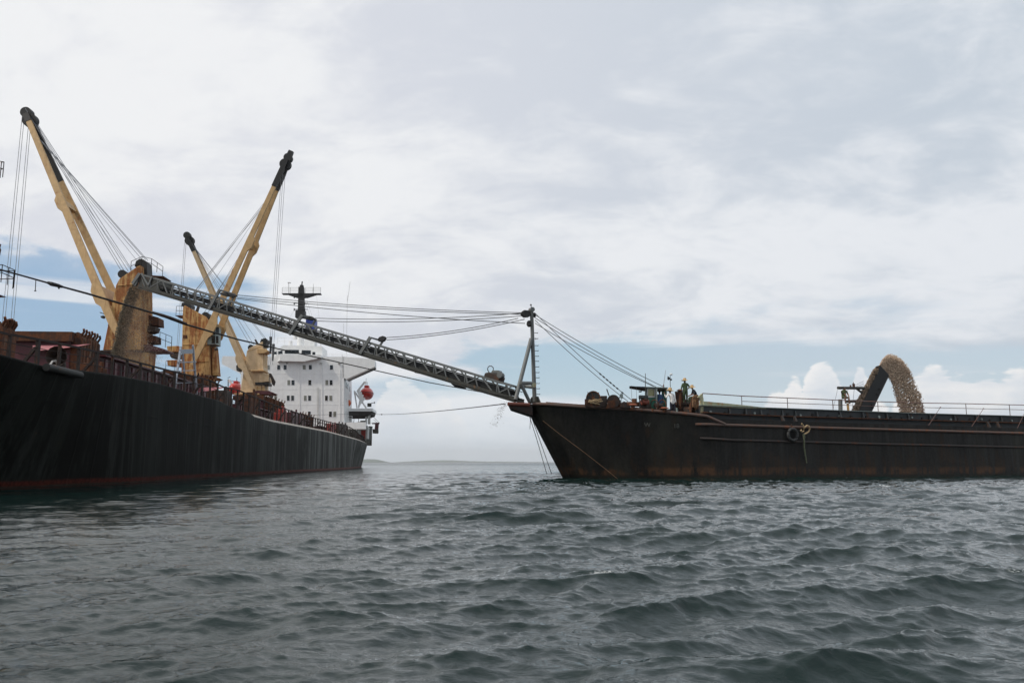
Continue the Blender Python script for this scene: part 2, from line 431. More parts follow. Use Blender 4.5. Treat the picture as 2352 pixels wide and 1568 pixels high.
def make_water():
    # rings and spokes: fine where the sea is seen close, coarse elsewhere
    A = np.radians(41)
    spokes = np.concatenate([np.linspace(-A, A, 800), np.linspace(A, 2 * np.pi - A, 130)[1:-1]])
    r = [1.6]
    while r[-1] < 32000:
        q = r[-1]
        r.append(q + (0.028 if q < 7 else q * 0.0042 if q < 85 else q * 0.012 if q < 500 else q * 0.08))
    r = np.array(r)
    R, Aa = np.meshgrid(r, spokes, indexing='ij')
    x = R * np.sin(Aa); y = R * np.cos(Aa); z = np.zeros_like(x)
    def fade(a, b): return np.clip((b - R) / (b - a), 0, 1) ** 2 * (3 - 2 * np.clip((b - R) / (b - a), 0, 1))
    x0, y0 = x.copy(), y.copy()
    # calmer water in the lee of the ship, on the left
    q = np.clip((x0 + 0.10 * y0 + 7.0) / 11.0, 0, 1); lee = q * q * (3 - 2 * q)
    q2 = np.clip((x0 + 23.5) / 20.0, 0, 1)
    for tl, f, chop in ((T1, (0.22 + 0.20 * q2 + 0.58 * lee) * (0.35 * fade(50, 160) + 0.65 * fade(300, 1200)), 1.05), (T2, fade(30, 100) * (.38 + .72 * lee), 1.0), (T3, fade(12, 36) * (.6 + .4 * lee), 1.0)):
        h, dx, dy = samp(tl, x0 + 300.0, y0 + 300.0)
        z += h * f; x -= dx * f * chop; y -= dy * f * chop
    n_r, n_s = x.shape
    co = np.stack([x, y, z], -1).reshape(-1, 3)
    co = np.vstack([co, [[0, 0, -0.05]]])
    i = np.arange(n_r - 1)[:, None] * n_s; j = np.arange(n_s)[None, :]; j2 = (j + 1) % n_s
    q = np.stack([i + j, i + n_s + j, i + n_s + j2, i + j2], -1).reshape(-1, 4)[:, ::-1]
    tri = np.stack([np.full(n_s, len(co) - 1), np.arange(n_s), (np.arange(n_s) + 1) % n_s], -1)[:, ::-1]
    me = bpy.data.meshes.new('water')
    me.vertices.add(len(co)); me.vertices.foreach_set('co', co.astype(np.float32).ravel())
    nl = q.size + tri.size
    me.loops.add(nl); me.loops.foreach_set('vertex_index', np.concatenate([q.ravel(), tri.ravel()]).astype(np.int32))
    st = np.concatenate([np.arange(len(q)) * 4, q.size + np.arange(len(tri)) * 3]).astype(np.int32)
    me.polygons.add(len(st)); me.polygons.foreach_set('loop_start', st)
    me.polygons.foreach_set('use_smooth', np.ones(len(st), dtype=bool))
    me.update(calc_edges=True); me.validate()
    o = bpy.data.objects.new('water', me); COL.objects.link(o)
    if me.polygons[len(q) // 2].normal.z < 0: me.flip_normals()
    m = bpy.data.materials.new('sea_water'); m.use_nodes = True
    T = NT(m.node_tree); b = T.n['Principled BSDF']
    geo = T.new('ShaderNodeNewGeometry').outputs['Position']
    d = T.new('ShaderNodeCameraData').outputs['View Distance'] if False else T.new('ShaderNodeVectorMath', {'operation': 'LENGTH'}, {0: geo}).outputs['Value']
    big = T.noise(T.mapping(geo, (0.05, 0.09, 1)), 1.0, 4, 0.5, 0.4)
    col = T.mix(big, (0.0028, 0.012, 0.011), (0.006, 0.018, 0.016))
    fo = T.math('MULTIPLY', T.ramp(T.noise(T.mapping(geo, (.55, .9, 1), (11, 3, 0)), 1.0, 3, .5), .725, .75), T.ramp(T.noise(T.mapping(geo, (14, 14, 14)), 1.0, 5, .7), .50, .56))
    T.set(b.inputs['Base Color'], T.mix(fo, col, (.6, .62, .62)))
    T.set(b.inputs['Roughness'], T.math('ADD', T.math('MULTIPLY', fo, .7), T.ramp(d, 8, 400, 0.02, 0.22, smooth=False)))
    b.inputs['IOR'].default_value = 1.333
    b.inputs['Specular IOR Level'].default_value = 0.5
    n1 = T.noise(T.mapping(geo, (7, 11, 7), rot=(0, 0, 0.5)), 1.0, 6, 0.62, 0.7)
    n2 = T.noise(T.mapping(geo, (0.9, 1.7, 1), rot=(0, 0, 0.35)), 1.0, 7, 0.62, 0.6)
    n3 = T.noise(T.mapping(geo, (0.10, 0.26, 1), rot=(0, 0, 0.2)), 1.0, 7, 0.6, 0.4)
    b1 = T.new('ShaderNodeBump', ins={'Distance': 0.022, 'Height': n1, 'Strength': T.ramp(d, 8, 60, 0.45, 0.0)})
    b2 = T.new('ShaderNodeBump', ins={'Distance': 0.20, 'Height': n2, 'Strength': T.ramp(d, 30, 120, 0.05, 0.9), 'Normal': b1.outputs[0]})
    b3 = T.new('ShaderNodeBump', ins={'Distance': 1.6, 'Height': n3, 'Strength': T.ramp(d, 150, 700, 0.0, 0.8), 'Normal': b2.outputs[0]})
    T.set(b.inputs['Normal'], b3.outputs[0])
    me.materials.append(m)
    o['kind'] = 'structure'
    o['label'] = 'choppy dark green grey sea'
    return o
make_water()

# distant hills on the horizon
M_HILL = plain('forested_hillside', (0.05, 0.075, 0.05), 0.95, 0.3, 0.002)
def hill(pxs, D, label):
    m = MB(); n = len(pxs)
    k = 0; rows = []
    for depth, f in ((0, 0.0), (500, .55), (1100, 1.0), (2400, .7), (3800, 0.0)):
        rows.append([Vector((atY(px, 1062, D).x * (1 + depth / D), D + depth, -3 + (atY(px, py, D).z + 3) * f * (1 + 0.12 * math.sin(px * .9 + depth)))) for px, py in pxs])
    vs = [p for r_ in rows for p in r_]
    fs = [(i * n + j, i * n + j + 1, (i + 1) * n + j + 1, (i + 1) * n + j) for i in range(len(rows) - 1) for j in range(n - 1)]
    m.add(vs, fs)
    o = m.build('hill', M_HILL, smooth=True); o['kind'] = 'structure'; o['label'] = label
    return o
hill([(700, 1061), (740, 1057), (780, 1052), (815, 1053), (845, 1053.5), (862, 1053), (878, 1056), (893, 1060.5), (900, 1062)], 9000, 'low hazy hill on the horizon by the ship stern')
hill([(900, 1061.5), (930, 1059.5), (965, 1058), (1000, 1056.5), (1035, 1056.5), (1075, 1058), (1110, 1059), (1160, 1059.5), (1230, 1060.5), (1290, 1061)], 14000, 'faint long range of hills on the horizon between the ships')

# ================================================================== CARGO SHIP
ship = thing('cargo_ship', 'long black-hulled cargo ship with white superstructure aft and tan deck cranes', 'cargo ship', SHIP.w(0, 0, 0))
HB = 13.8
edge = [(0, 806), (104, 841), (184, 849), (267, 860), (369, 880), (450, 905), (505, 919), (519, 927), (545, 938), (626, 962), (754, 988), (834, 1010)]
EZ = []
for px, py in edge:
    s_, t_, z_ = SHIP.loc(SHIP.on_b(px, py, HB)); EZ.append((s_, z_))
def interp(tab, x):
    if x <= tab[0][0]: return tab[0][1]
    for (a, u), (b, v) in zip(tab, tab[1:]):
        if x <= b: return u + (v - u) * (x - a) / (b - a)
    return tab[-1][1]
Z_TAIL = EZ[-1][1]
def deck_z(s_): return interp(EZ, s_)
def half_top(s_): return interp([(-78, 1.0), (-74, 5), (-66, 10), (-55, 13), (-46, HB), (75, HB), (95, 12.9), (105, 12.2), (112, 11.4)], s_)
def half_wl(s_): return interp([(-78, 0.3), (-70, 2.5), (-60, 7), (-48, 11.6), (-36, HB), (60, HB), (80, 12.6), (98, 11.6), (112, 10.4)], s_)
def hull_mat():
    m = bpy.data.materials.new('weathered_black_hull_with_sheen'); m.use_nodes = True
    T = NT(m.node_tree); b = T.n['Principled BSDF']
    tc = T.new('ShaderNodeTexCoord').outputs['Object']
    sp = T.new('ShaderNodeSeparateXYZ', ins={0: tc}).outputs
    st = T.noise(T.mapping(tc, (0.20, 0.20, 0.012)), 1.0, 7, 0.75, 0.1)
    st2 = T.noise(T.mapping(tc, (0.75, 0.75, 0.03), (4, 2, 1)), 1.0, 7, 0.8, 0.1)
    pt = T.noise(T.mapping(tc, (0.5, 0.5, 0.5), (2, 8, 1)), 1.0, 6, 0.6, 0.5)
    fine = T.noise(T.mapping(tc, (5, 5, 5)), 1.0, 4, 0.6)
    c = T.mix(T.ramp(T.math('ADD', T.math('MULTIPLY', st, 0.45), T.math('MULTIPLY', st2, 0.55)), 0.47, 0.57), T.mix(T.ramp(sp[1], -38, 70), (0.005, 0.0052, 0.0045), (0.030, 0.030, 0.026)), T.mix(T.ramp(sp[1], -38, 70), (0.013, 0.015, 0.013), (0.13, 0.135, 0.128)))  # paler towards the stern: grazing sheen painted in, along with dust and streaks
    c = T.mix(T.math('MULTIPLY', T.ramp(pt, 0.52, 0.75, 0.0, 0.5), T.ramp(sp[1], -38, 60)), c, (0.085, 0.09, 0.087))
    sk = T.math('MULTIPLY', T.ramp(st2, 0.50, 0.60), T.ramp(T.noise(T.mapping(tc, (.12, .12, .22), (3, 1, 6)), 1.0, 4, .6), .40, .60))
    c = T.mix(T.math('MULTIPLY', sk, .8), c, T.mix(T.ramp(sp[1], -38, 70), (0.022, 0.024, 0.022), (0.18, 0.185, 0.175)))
    seam = T.new('ShaderNodeTexBrick', {'offset': .5}, {'Vector': T.mapping(tc, (1, 1, 1), rot=(0, 1.5708, 0)), 'Scale': .12, 'Mortar Size': .012, 'Mortar Smooth': .6, 'Brick Width': .9, 'Row Height': .22}).outputs['Fac']
    # thin rust runs
    r = T.math('MULTIPLY', T.ramp(st2, 0.60, 0.72), T.ramp(pt, 0.40, 0.62))
    c = T.mix(T.math('MULTIPLY', r, 0.6), c, (0.10, 0.045, 0.015))
    # boot topping just above the water, uneven edge
    zt = T.math('ADD', sp[2], T.math('MULTIPLY', T.math('SUBTRACT', st, 0.5), 0.22))
    boot = T.ramp(zt, 0.20, 0.38, 1.0, 0.0)
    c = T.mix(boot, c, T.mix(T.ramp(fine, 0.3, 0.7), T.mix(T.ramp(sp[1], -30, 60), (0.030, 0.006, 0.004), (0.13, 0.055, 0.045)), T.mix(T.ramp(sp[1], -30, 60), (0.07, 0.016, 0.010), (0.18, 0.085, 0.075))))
    c = T.mix(T.ramp(zt, 0.0, 0.16, 0.85, 0.0), c, (0.015, 0.016, 0.012))
    T.set(b.inputs['Base Color'], c)
    T.set(b.inputs['Roughness'], T.ramp(st2, 0.3, 0.7, 0.62, 0.8))
    b.inputs['Specular IOR Level'].default_value = 0.06
    plate = T.noise(T.mapping(tc, (0.28, 0.28, 0.4)), 1.0, 2, 0.5)
    bp = T.new('ShaderNodeBump', ins={'Strength': 0.35, 'Distance': 0.25, 'Height': plate})
    bp2 = T.new('ShaderNodeBump', ins={'Strength': 0.12, 'Distance': 0.04, 'Height': fine, 'Normal': bp.outputs[0]})
    bp3 = T.new('ShaderNodeBump', ins={'Strength': .5, 'Distance': .02, 'Height': seam, 'Normal': bp2.outputs[0]})
    T.set(b.inputs['Normal'], bp3.outputs[0])
    return m
M_HULL = hull_mat()
def section(s_, sg):
    ht, hw, zd = half_top(s_), half_wl(s_), deck_z(s_)
    rnd = 0.5 if s_ > -9.5 else 0.12
    out = [(hw * 0.93, -3.0), (hw * 0.99, -1.0), (hw, 0.3)]
    for f in (0.3, 0.55, 0.8):
        out.append((hw + (ht - hw) * f, 0.3 + (zd - rnd - 0.3) * f))
    for a in (0, 22, 45, 68, 90):
        a = math.radians(a)
        out.append((ht - rnd + rnd * math.cos(a), zd - rnd + rnd * math.sin(a)))
    return [(sg * q, z) for q, z in out]
stations = [-78, -74, -70, -66, -60, -55, -50, -46] + [x for x in np.arange(-44, 60, 2.0)] + [60, 66, 72, 78, 84, 90, 95, 100, 104, 108, 111, 112]
stations = sorted(set([float(x) for x in stations] + [EZ[i][0] for i in (6, 7, 8)]))
hm = MB()
for sg in (1, -1):
    rows = [[SHIP.w(s_, q, z) for q, z in section(s_, sg)] for s_ in stations]
    n = len(rows[0]); k = [p for r_ in rows for p in r_]
    fs = []
    for i in range(len(rows) - 1):
        for j in range(n - 1):
            f = (i * n + j, (i + 1) * n + j, (i + 1) * n + j + 1, i * n + j + 1)
            fs.append(f if sg > 0 else f[::-1])
    hm.add(k, fs)
ends = [section(112, 1), section(112, -1)]
hm.add([SHIP.w(112 + (0.0 if z < 1 else (z - 1) * 0.28), q, z) for q, z in ends[0]] + [SHIP.w(112 + (0.0 if z < 1 else (z - 1) * 0.28), q, z) for q, z in ends[1][::-1]], [tuple(range(22))])
hm.build('hull', M_HULL, ship, smooth=True)
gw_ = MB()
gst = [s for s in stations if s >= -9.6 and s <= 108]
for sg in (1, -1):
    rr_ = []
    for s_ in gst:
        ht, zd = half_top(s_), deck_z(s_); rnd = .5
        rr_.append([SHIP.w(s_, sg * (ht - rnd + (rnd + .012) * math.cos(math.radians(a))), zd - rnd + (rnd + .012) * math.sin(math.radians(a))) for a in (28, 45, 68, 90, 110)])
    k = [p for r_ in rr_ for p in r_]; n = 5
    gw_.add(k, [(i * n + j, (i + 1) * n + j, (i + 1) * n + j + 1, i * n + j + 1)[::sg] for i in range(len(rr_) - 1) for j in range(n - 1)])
gw_.build('gunwale_edge', steel('sunlit_scuffed_gunwale', (0.46, 0.41, 0.35), rust=.5, rustcol=(.16, .08, .05), rough=.6, dirt=.5, scale=1.2), ship, smooth=True)  # pale colour paints in sunlight on the rounded edge, besides scuffing
dk = MB()
for a, b_ in zip(stations, stations[1:]):
    p = [SHIP.w(a, -half_top(a) + .5, deck_z(a) - .02), SHIP.w(b_, -half_top(b_) + .5, deck_z(b_) - .02), SHIP.w(b_, half_top(b_) - .5, deck_z(b_) - .02), SHIP.w(a, half_top(a) - .5, deck_z(a) - .02)]
    dk.add(p, [(0, 1, 2, 3)])
dk.build('main_deck', M_DECK, ship)
# raised stern bulwark (black plate curving up at the quarter)
sb = MB()
b0 = 11.6
pts = [(834, 1011), (842, 1009), (846, 1003), (848, 992), (850, 978), (856, 979), (851, 1011)]
sb.prism([SHIP.on_b(px, py, b0) for px, py in pts], SHIP.e2 * -0.25)
ql = [SHIP.on_b(px, py, b0) for px, py in ((848, 985), (855, 979))]
sq, _, zq = SHIP.loc(ql[1])
sb.prism([SHIP.w(sq - .3, b0, deck_z(112) - .3), SHIP.w(sq - .05, b0, deck_z(112) - .3), SHIP.w(sq - .05, b0, zq), SHIP.w(sq - .3, b0, zq)], SHIP.e2 * (-2 * b0))
sb.build('stern_bulwark', M_HULL, ship)

# deck edge rail: heavy dark posts
DZ = deck_z
rail_top = [(0, 760.6), (37, 769), (152, 792), (250, 814), (369, 846), (439, 863), (492, 876), (509, 889), (542, 894), (643, 935), (705, 955), (761, 970), (803, 980), (828, 996)]
RT = []
for px, py in rail_top:
    s_, t_, z_ = SHIP.loc(SHIP.on_b(px, py, HB - .55)); RT.append((s_, z_))
def rail_z(s_): return max(interp(RT, s_), DZ(s_) + 0.9)
rl = MB(); tb = HB - .55
s_ = -52.0; ks = []
while s_ < 106:
    ks.append(s_); s_ += 2.0
for a, b_ in zip(ks, ks[1:]):
    ta, tb2 = min(tb, half_top(a) - .55), min(tb, half_top(b_) - .55)
    rl.bar(SHIP.w(a, ta, rail_z(a)), SHIP.w(b_, tb2, rail_z(b_)), .10, .09)
    for f in (0.36, 0.68):
        za, zb = DZ(a) + (rail_z(a) - DZ(a)) * f, DZ(b_) + (rail_z(b_) - DZ(b_)) * f
        rl.tube([SHIP.w(a, ta, za), SHIP.w((a + b_) / 2, (ta + tb2) / 2, (za + zb) / 2 - random.uniform(0, .06)), SHIP.w(b_, tb2, zb)], .02, 5)
rl.build('rail', M_RUSTDARK, ship)
for i, a in enumerate(ks):
    ta = min(tb, half_top(a) - .55)
    p = MB()
    wid = .22 if i % 3 == 0 else .13
    p.bar(SHIP.w(a, ta, DZ(a) - .05), SHIP.w(a, ta, rail_z(a) - .04), wid, .12, SHIP.e2)
    if i % 3 == 0:
        p.bar(SHIP.w(a + .05, ta - .1, rail_z(a) - .35), SHIP.w(a + .1, ta - .75, DZ(a)), .12, .12)
    p.build('stanchion', M_RUSTDARK, ship)

# small roller / pipe bar along the edge at the forward sheer
pp = MB(); pp.tube([SHIP.on_b(px, py, HB + .12) for px, py in ((106, 843), (122, 846), (182, 861), (185, 862))], .17, 10)
pp.build('fender_pipe', steel('dull_grey_pipe', (0.012, 0.013, 0.012), rust=0.4, scale=2), ship, smooth=True)

M_RIB = steel('dull_rusted_rib', (0.12, 0.085, 0.055), rust=.9, rustcol=(.08, .03, .014), rough=.8, dirt=.7, scale=2)
# hatch coamings and folded hatch covers
def hatch(s0, s1, tw, z1, name='hatch_coaming'):
    h = MB()
    zb = DZ((s0 + s1) / 2) - .3
    for (a, b_, c, d) in ((s0, s1, tw - .25, tw), (s0, s1, -tw, -tw + .25), (s0, s0 + .25, -tw + .26, tw - .26), (s1 - .25, s1, -tw + .26, tw - .26)):
        h.prism([SHIP.w(a, c, zb), SHIP.w(b_, c, zb), SHIP.w(b_, d, zb), SHIP.w(a, d, zb)], (0, 0, z1 - zb))
    x = s0 + .6
    while x < s1 - .3:
        h.bar(SHIP.w(x, tw + .2, zb), SHIP.w(x, tw + .2, z1 - .15), .12, .38, SHIP.e1); x += 1.5
    h.bar(SHIP.w(s0, tw + .2, z1 + .05), SHIP.w(s1, tw + .2, z1 + .05), .45, .1)
    return h.build(name, M_MAROON, ship)
def folded(px_front0, px_corner, px_rear, y_top_front, y_top_rear, t_side, z_base, nribs, pink=None):
    """stack of hatch panels folded upright; front face athwartships, ribs along the side"""
    A_ = SHIP.on_b(px_corner, y_top_front, t_side); sa, _, za = SHIP.loc(A_)
    B_ = SHIP.on_b(px_rear, y_top_rear, t_side); sb_, _, zb = SHIP.loc(B_)
    C_ = SHIP.on_a(px_front0, y_top_front, sa); _, tc_, zc = SHIP.loc(C_)
    zt = (za + zb) / 2
    g = MB()
    g.prism([SHIP.w(sa, tc_, z_base), SHIP.w(sb_, tc_, z_base), SHIP.w(sb_, t_side - .5, z_base), SHIP.w(sa, t_side - .5, z_base)], (0, 0, (zt - .55 - z_base)))
    g.build('folded_hatch_cover', M_MAROON, ship)
    c = MB()
    c.prism([SHIP.w(sa - .35, tc_ - .2, zt - .56), SHIP.w(sb_, tc_ - .2, zt - .56), SHIP.w(sb_, t_side - .3, zt - .56), SHIP.w(sa - .35, t_side - .3, zt - .56)], (0, 0, .56))
    c.build('hatch_panel_edge', M_RUST, ship)
    for i in range(nribs):
        f = (i + .5) / nribs; x = sa + (sb_ - sa) * f; q = MB()
        hh = zt + random.uniform(-.08, .06) - f * .1
        q.prism([SHIP.w(x - .14, t_side - .5, z_base + .2), SHIP.w(x - .14, t_side + .1, z_base + .3), SHIP.w(x - .14, t_side + .12, hh - .25), SHIP.w(x - .14, t_side - .15, hh + .1), SHIP.w(x - .14, t_side - .5, hh)], SHIP.e1 * .26)
        q.tube([SHIP.w(x, t_side, hh - .1), SHIP.w(x - .1, t_side + .18, hh + .12), SHIP.w(x - .22, t_side + .2, hh + .26)], .07, 6)
        q.build('hatch_rib', M_RIB if i % 2 else M_RUST, ship)
    if pink:
        k = MB()
        for poly in pink:
            top = [SHIP.on_a(px, py, sa - .08) for px, py in poly]
            # added leaning plate; its pink colour paints in a sunlit patch
            k.prism([p - SHIP.e1 * (.05 + 0.9 * ((max(q.z for q in top) - p.z))) for p in top], SHIP.e1 * .06)
        k.build('sunlit_patch_plate', M_PINK, ship)
    return sa, sb_, zt
folded(-180, 3, 34, 741, 750, 10.0, DZ(-40) - .2, 6)
folded(30, 184, 228, 768, 775, 9.6, DZ(-32) - .2, 7, pink=[[(78, 793), (135, 793), (180, 792), (210, 790), (184, 796), (120, 806), (84, 808)]])
folded(372, 447, 503, 867, 874, 9.0, DZ(0) - .2, 7, pink=[[(446, 890), (520, 889), (495, 896), (448, 903)]])
folded(540, 612, 655, 913, 920, 8.2, DZ(38) - .2, 6)
folded(640, 690, 722, 952, 953, 9.0, DZ(66) - .2, 5)
for s0, s1, zt in ((-30, -7, 2.0), (4, 20, 1.7), (28, 47, 1.7), (56, 74, 1.5)):
    hatch(s0, s1, 9.2, DZ((s0 + s1) / 2) + zt)

# deck clutter: low pieces of machinery, each its own part
def clutter(px0, px1, py0, py1, t_, mat, name, depth=.8, seed=0):
    rd = random.Random(seed); g = MB()
    a = SHIP.on_b(px0, py1, t_); sa, _, z0 = SHIP.loc(a)
    b_ = SHIP.on_b(px1, py0, t_); sb_, _, z1 = SHIP.loc(b_)
    z0 = DZ(sa) - .1
    n = 3
    for i in range(n):
        x0 = sa + (sb_ - sa) * i / n; x1 = sa + (sb_ - sa) * (i + .8) / n
        zz_ = z0 + (z1 - z0) * rd.uniform(.65, 1)
        g.prism([SHIP.w(x0, t_, z0), SHIP.w(x1, t_, z0), SHIP.w(x1, t_ - depth, z0), SHIP.w(x0, t_ - depth, z0)], (0, 0, zz_ - z0))
        g.tube([SHIP.w((x0 + x1) / 2, t_ - .2, zz_), SHIP.w((x0 + x1) / 2, t_ - .2, zz_ + .35)], .12, 8)
    g.build(name, mat, ship, bevel=.03)
clutter(645, 660, 940, 962, 12.2, M_RED, 'deck_locker', seed=1)
clutter(520, 537, 900, 930, 12.4, M_GRIME, 'mooring_winch', seed=2)
clutter(668, 700, 945, 968, 12.0, M_MAROON, 'deck_locker', seed=3)
clutter(760, 775, 968, 985, 12.0, M_RED, 'deck_locker', seed=4)
clutter(778, 800, 974, 990, 11.5, M_GRIME, 'mooring_winch', seed=5)
clutter(206, 250, 842, 862, 12.2, M_RUST, 'deck_pipes', seed=6)
clutter(575, 600, 905, 935, 12.2, M_RUST, 'deck_pipes', seed=8)
# ventilator cowl near the opened hatch
vc = MB()
c0 = SHIP.on_b(137, 850, 12.2); c1 = SHIP.on_b(137, 826, 12.2)
vc.tube([c0 - Vector((0, 0, .5)), c0.lerp(c1, .6), c1, c1 + Vector((.1, -.35, .1)), c1 + Vector((.12, -.55, .1))], [.28, .28, .32, .42, .5], 16, False)
vc.build('ventilator_cowl', M_GRIME, ship, smooth=True)
# brace lamp bracket: arched frame beside the cowl
fr = MB(); fr.tube([SHIP.on_b(px, py, 12.3) for px, py in ((114, 858), (115, 838), (120, 830), (128, 829), (131, 834))], .05, 6)
fr.tube([SHIP.on_b(px, py, 12.3) for px, py in ((115, 840), (131, 840))], .05, 6)
fr.build('hose_reel_frame', M_GREYW, ship)

# ------------------------------------------------------------------ superstructure
SF = 87.0
def sp(px, py, s_=SF): return SHIP.on_a(px, py, s_)
ssb = MB()
ssb.prism([sp(553, 980), sp(553, 819), sp(790, 819), sp(790, 980)], SHIP.e1 * 13)
wall = ssb.build('superstructure', M_WHITE, ship)
# deck steps: thin proud lines at deck levels
for y in (858, 893, 929):
    ln = MB(); ln.prism([sp(553, y), sp(553, y + .7), sp(790, y + .7), sp(790, y)], SHIP.e1 * -.03); ln.build('deck_seam', M_WHITE, wall)
def window(px0, px1, py0, py1, s_=SF, mat=None):
    f = MB(); z = sp(px0, py0, s_)
    f.prism([sp(px0 - .6, py0 - .6, s_ - .04), sp(px1 + .6, py0 - .6, s_ - .04), sp(px1 + .6, py1 + .6, s_ - .04), sp(px0 - .6, py1 + .6, s_ - .04)], SHIP.e1 * .03)
    f.mi = 1
    f.prism([sp(px0, py0, s_ - .055), sp(px1, py0, s_ - .055), sp(px1, py1, s_ - .055), sp(px0, py1, s_ - .055)], SHIP.e1 * .012)
    f.build('window', [M_WHITE, mat or M_GLASS], wall)
Z3 = 1 / 3.839
def z3(x, y): return 476.5 + x * Z3, 612.7 + y * Z3
rows = [((865, 905), [(525, 548), (615, 640), (672, 697), (840, 866), (894, 920), (1080, 1106)]),
        ((998, 1041), [(705, 729), (741, 767), (890, 915), (1040, 1065), (1078, 1102)]),
        ((1134, 1178), [(550, 573), (588, 612), (700, 724), (738, 762), (850, 873), (888, 912), (1037, 1060), (1075, 1099)]),
        ((1274, 1321), [(885, 909), (1072, 1096), (1110, 1134)])]
kk = 0
for (y0, y1), xs in rows:
    for x0, x1 in xs:
        a = z3(x0, y0); b_ = z3(x1, y1); kk += 1
        window(a[0], b_[0], a[1], b_[1], mat=M_CURTAIN if kk % 3 == 1 else M_GLASS)
# starboard side windows and doors
for px0, px1, y0, y1 in ((794.5, 795.4, 874, 886), (797, 798, 876, 888), (800.5, 801.5, 878, 889)):
    pass
for f, y0 in ((.25, 875), (.45, 875), (.7, 878), (.3, 912), (.6, 914)):
    sx = SF + 13 * f
    p = SHIP.on_b(790, y0, SHIP.loc(sp(790, 900))[1])
    zz_ = SHIP.loc(sp(790, y0))[2]
    tt = SHIP.loc(sp(790, 900))[1]
    g = MB(); g.prism([SHIP.w(sx, tt + .02, zz_ - 1.1), SHIP.w(sx + .7, tt + .02, zz_ - 1.1), SHIP.w(sx + .7, tt + .02, zz_), SHIP.w(sx, tt + .02, zz_)], SHIP.e2 * .03)
    g.build('side_window', M_GLASS, wall)
# lamps, downpipes and a ladder on the house front
for x_ in (700, 1003 - 0, 1160):
    g = MB(); q = sp(*z3(x_, 842), SF - .25); g.prism([q + SHIP.e2 * -.2, q + SHIP.e2 * .2, q + SHIP.e2 * .2 - Vector((0, 0, .3)), q + SHIP.e2 * -.2 - Vector((0, 0, .3))], SHIP.e1 * .25); g.build('deck_lamp', M_GREYW, wall)
for x_, y0, y1 in ((812, 845, 1370), (1010, 845, 1370), (1168, 900, 1370)):
    g = MB(); g.tube([sp(*z3(x_, y0), SF - .08), sp(*z3(x_, y1), SF - .08)], .045, 6); g.build('downpipe', M_WHITE, wall)
g = MB()
for dx in (0, 12): g.tube([sp(*z3(968 + dx, 1060), SF - .12), sp(*z3(968 + dx, 1370), SF - .12)], .03, 5)
for k in range(26): g.tube([sp(*z3(968, 1065 + k * 12), SF - .12), sp(*z3(980, 1065 + k * 12), SF - .12)], .02, 4)
g.build('wall_ladder', M_GREYW, wall)
# bridge wings
wg = MB()
wg.prism([sp(786, 818.5), sp(859, 824), sp(861, 829), sp(861, 843), sp(797, 871), sp(790, 868), sp(786, 868)], SHIP.e1 * 3.2)
wg.build('bridge_wing', M_WHITE, ship); wg = MB()
wg.prism([sp(552, 818), sp(512, 817.5), sp(509, 824), sp(510, 836), sp(552, 858)], SHIP.e1 * 3.2)
wingo = wg.build('bridge_wing', M_WHITE, ship)
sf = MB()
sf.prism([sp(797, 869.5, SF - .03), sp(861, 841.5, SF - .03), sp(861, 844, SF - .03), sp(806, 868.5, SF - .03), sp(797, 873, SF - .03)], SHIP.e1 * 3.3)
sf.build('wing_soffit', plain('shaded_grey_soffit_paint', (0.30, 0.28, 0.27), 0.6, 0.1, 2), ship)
# wheelhouse with balcony
SW = SF + .8
wh = MB(); wh.prism([z for z in (sp(*z3(600, 800), SW), sp(*z3(612, 735), SW), sp(*z3(668, 690), SW), sp(*z3(1010, 700), SW), sp(*z3(1012, 800), SW))], SHIP.e1 * 7)
who = wh.build('wheelhouse', M_WHITE, ship)
ba = MB(); ba.prism([sp(*z3(640, 772), SF - 1.3), sp(*z3(1000, 775), SF - 1.3), sp(*z3(1000, 800), SF - 1.3), sp(*z3(848, 834), SF - 1.3), sp(*z3(660, 830), SF - 1.3), sp(*z3(640, 826), SF - 1.3)], SHIP.e1 * 1.3)
ba.prism([sp(*z3(600, 780), SF - .8), sp(*z3(640, 772), SF - 1.3), sp(*z3(640, 826), SF - 1.3), sp(*z3(615, 838), SF - .8)], SHIP.e1 * .8)
ba.build('bridge_balcony', M_WHITE, ship)
def gl(poly, s_=SW, par=None):
    g = MB(); g.prism([sp(*z3(x, y), s_ - .05) for x, y in poly], SHIP.e1 * .06); g.build('bridge_window', M_GLASS, par or who)
gl([(683, 730), (805, 732), (805, 766), (680, 764)]); gl([(832, 734), (910, 737), (910, 772), (828, 768)]); gl([(925, 750), (950, 751), (950, 778), (925, 776)])
gl([(622, 748), (660, 735), (662, 765), (624, 770)]); gl([(586, 748), (610, 748), (610, 772), (586, 770)])
mk = MB(); mk.prism([sp(*z3(605, 700), SW + .5), sp(*z3(560, 760), SW + .5), sp(*z3(560, 800), SW + .5), sp(*z3(605, 800), SW + .5)], SHIP.e1 * 4); mk.build('wheelhouse_wing', M_WHITE, ship)
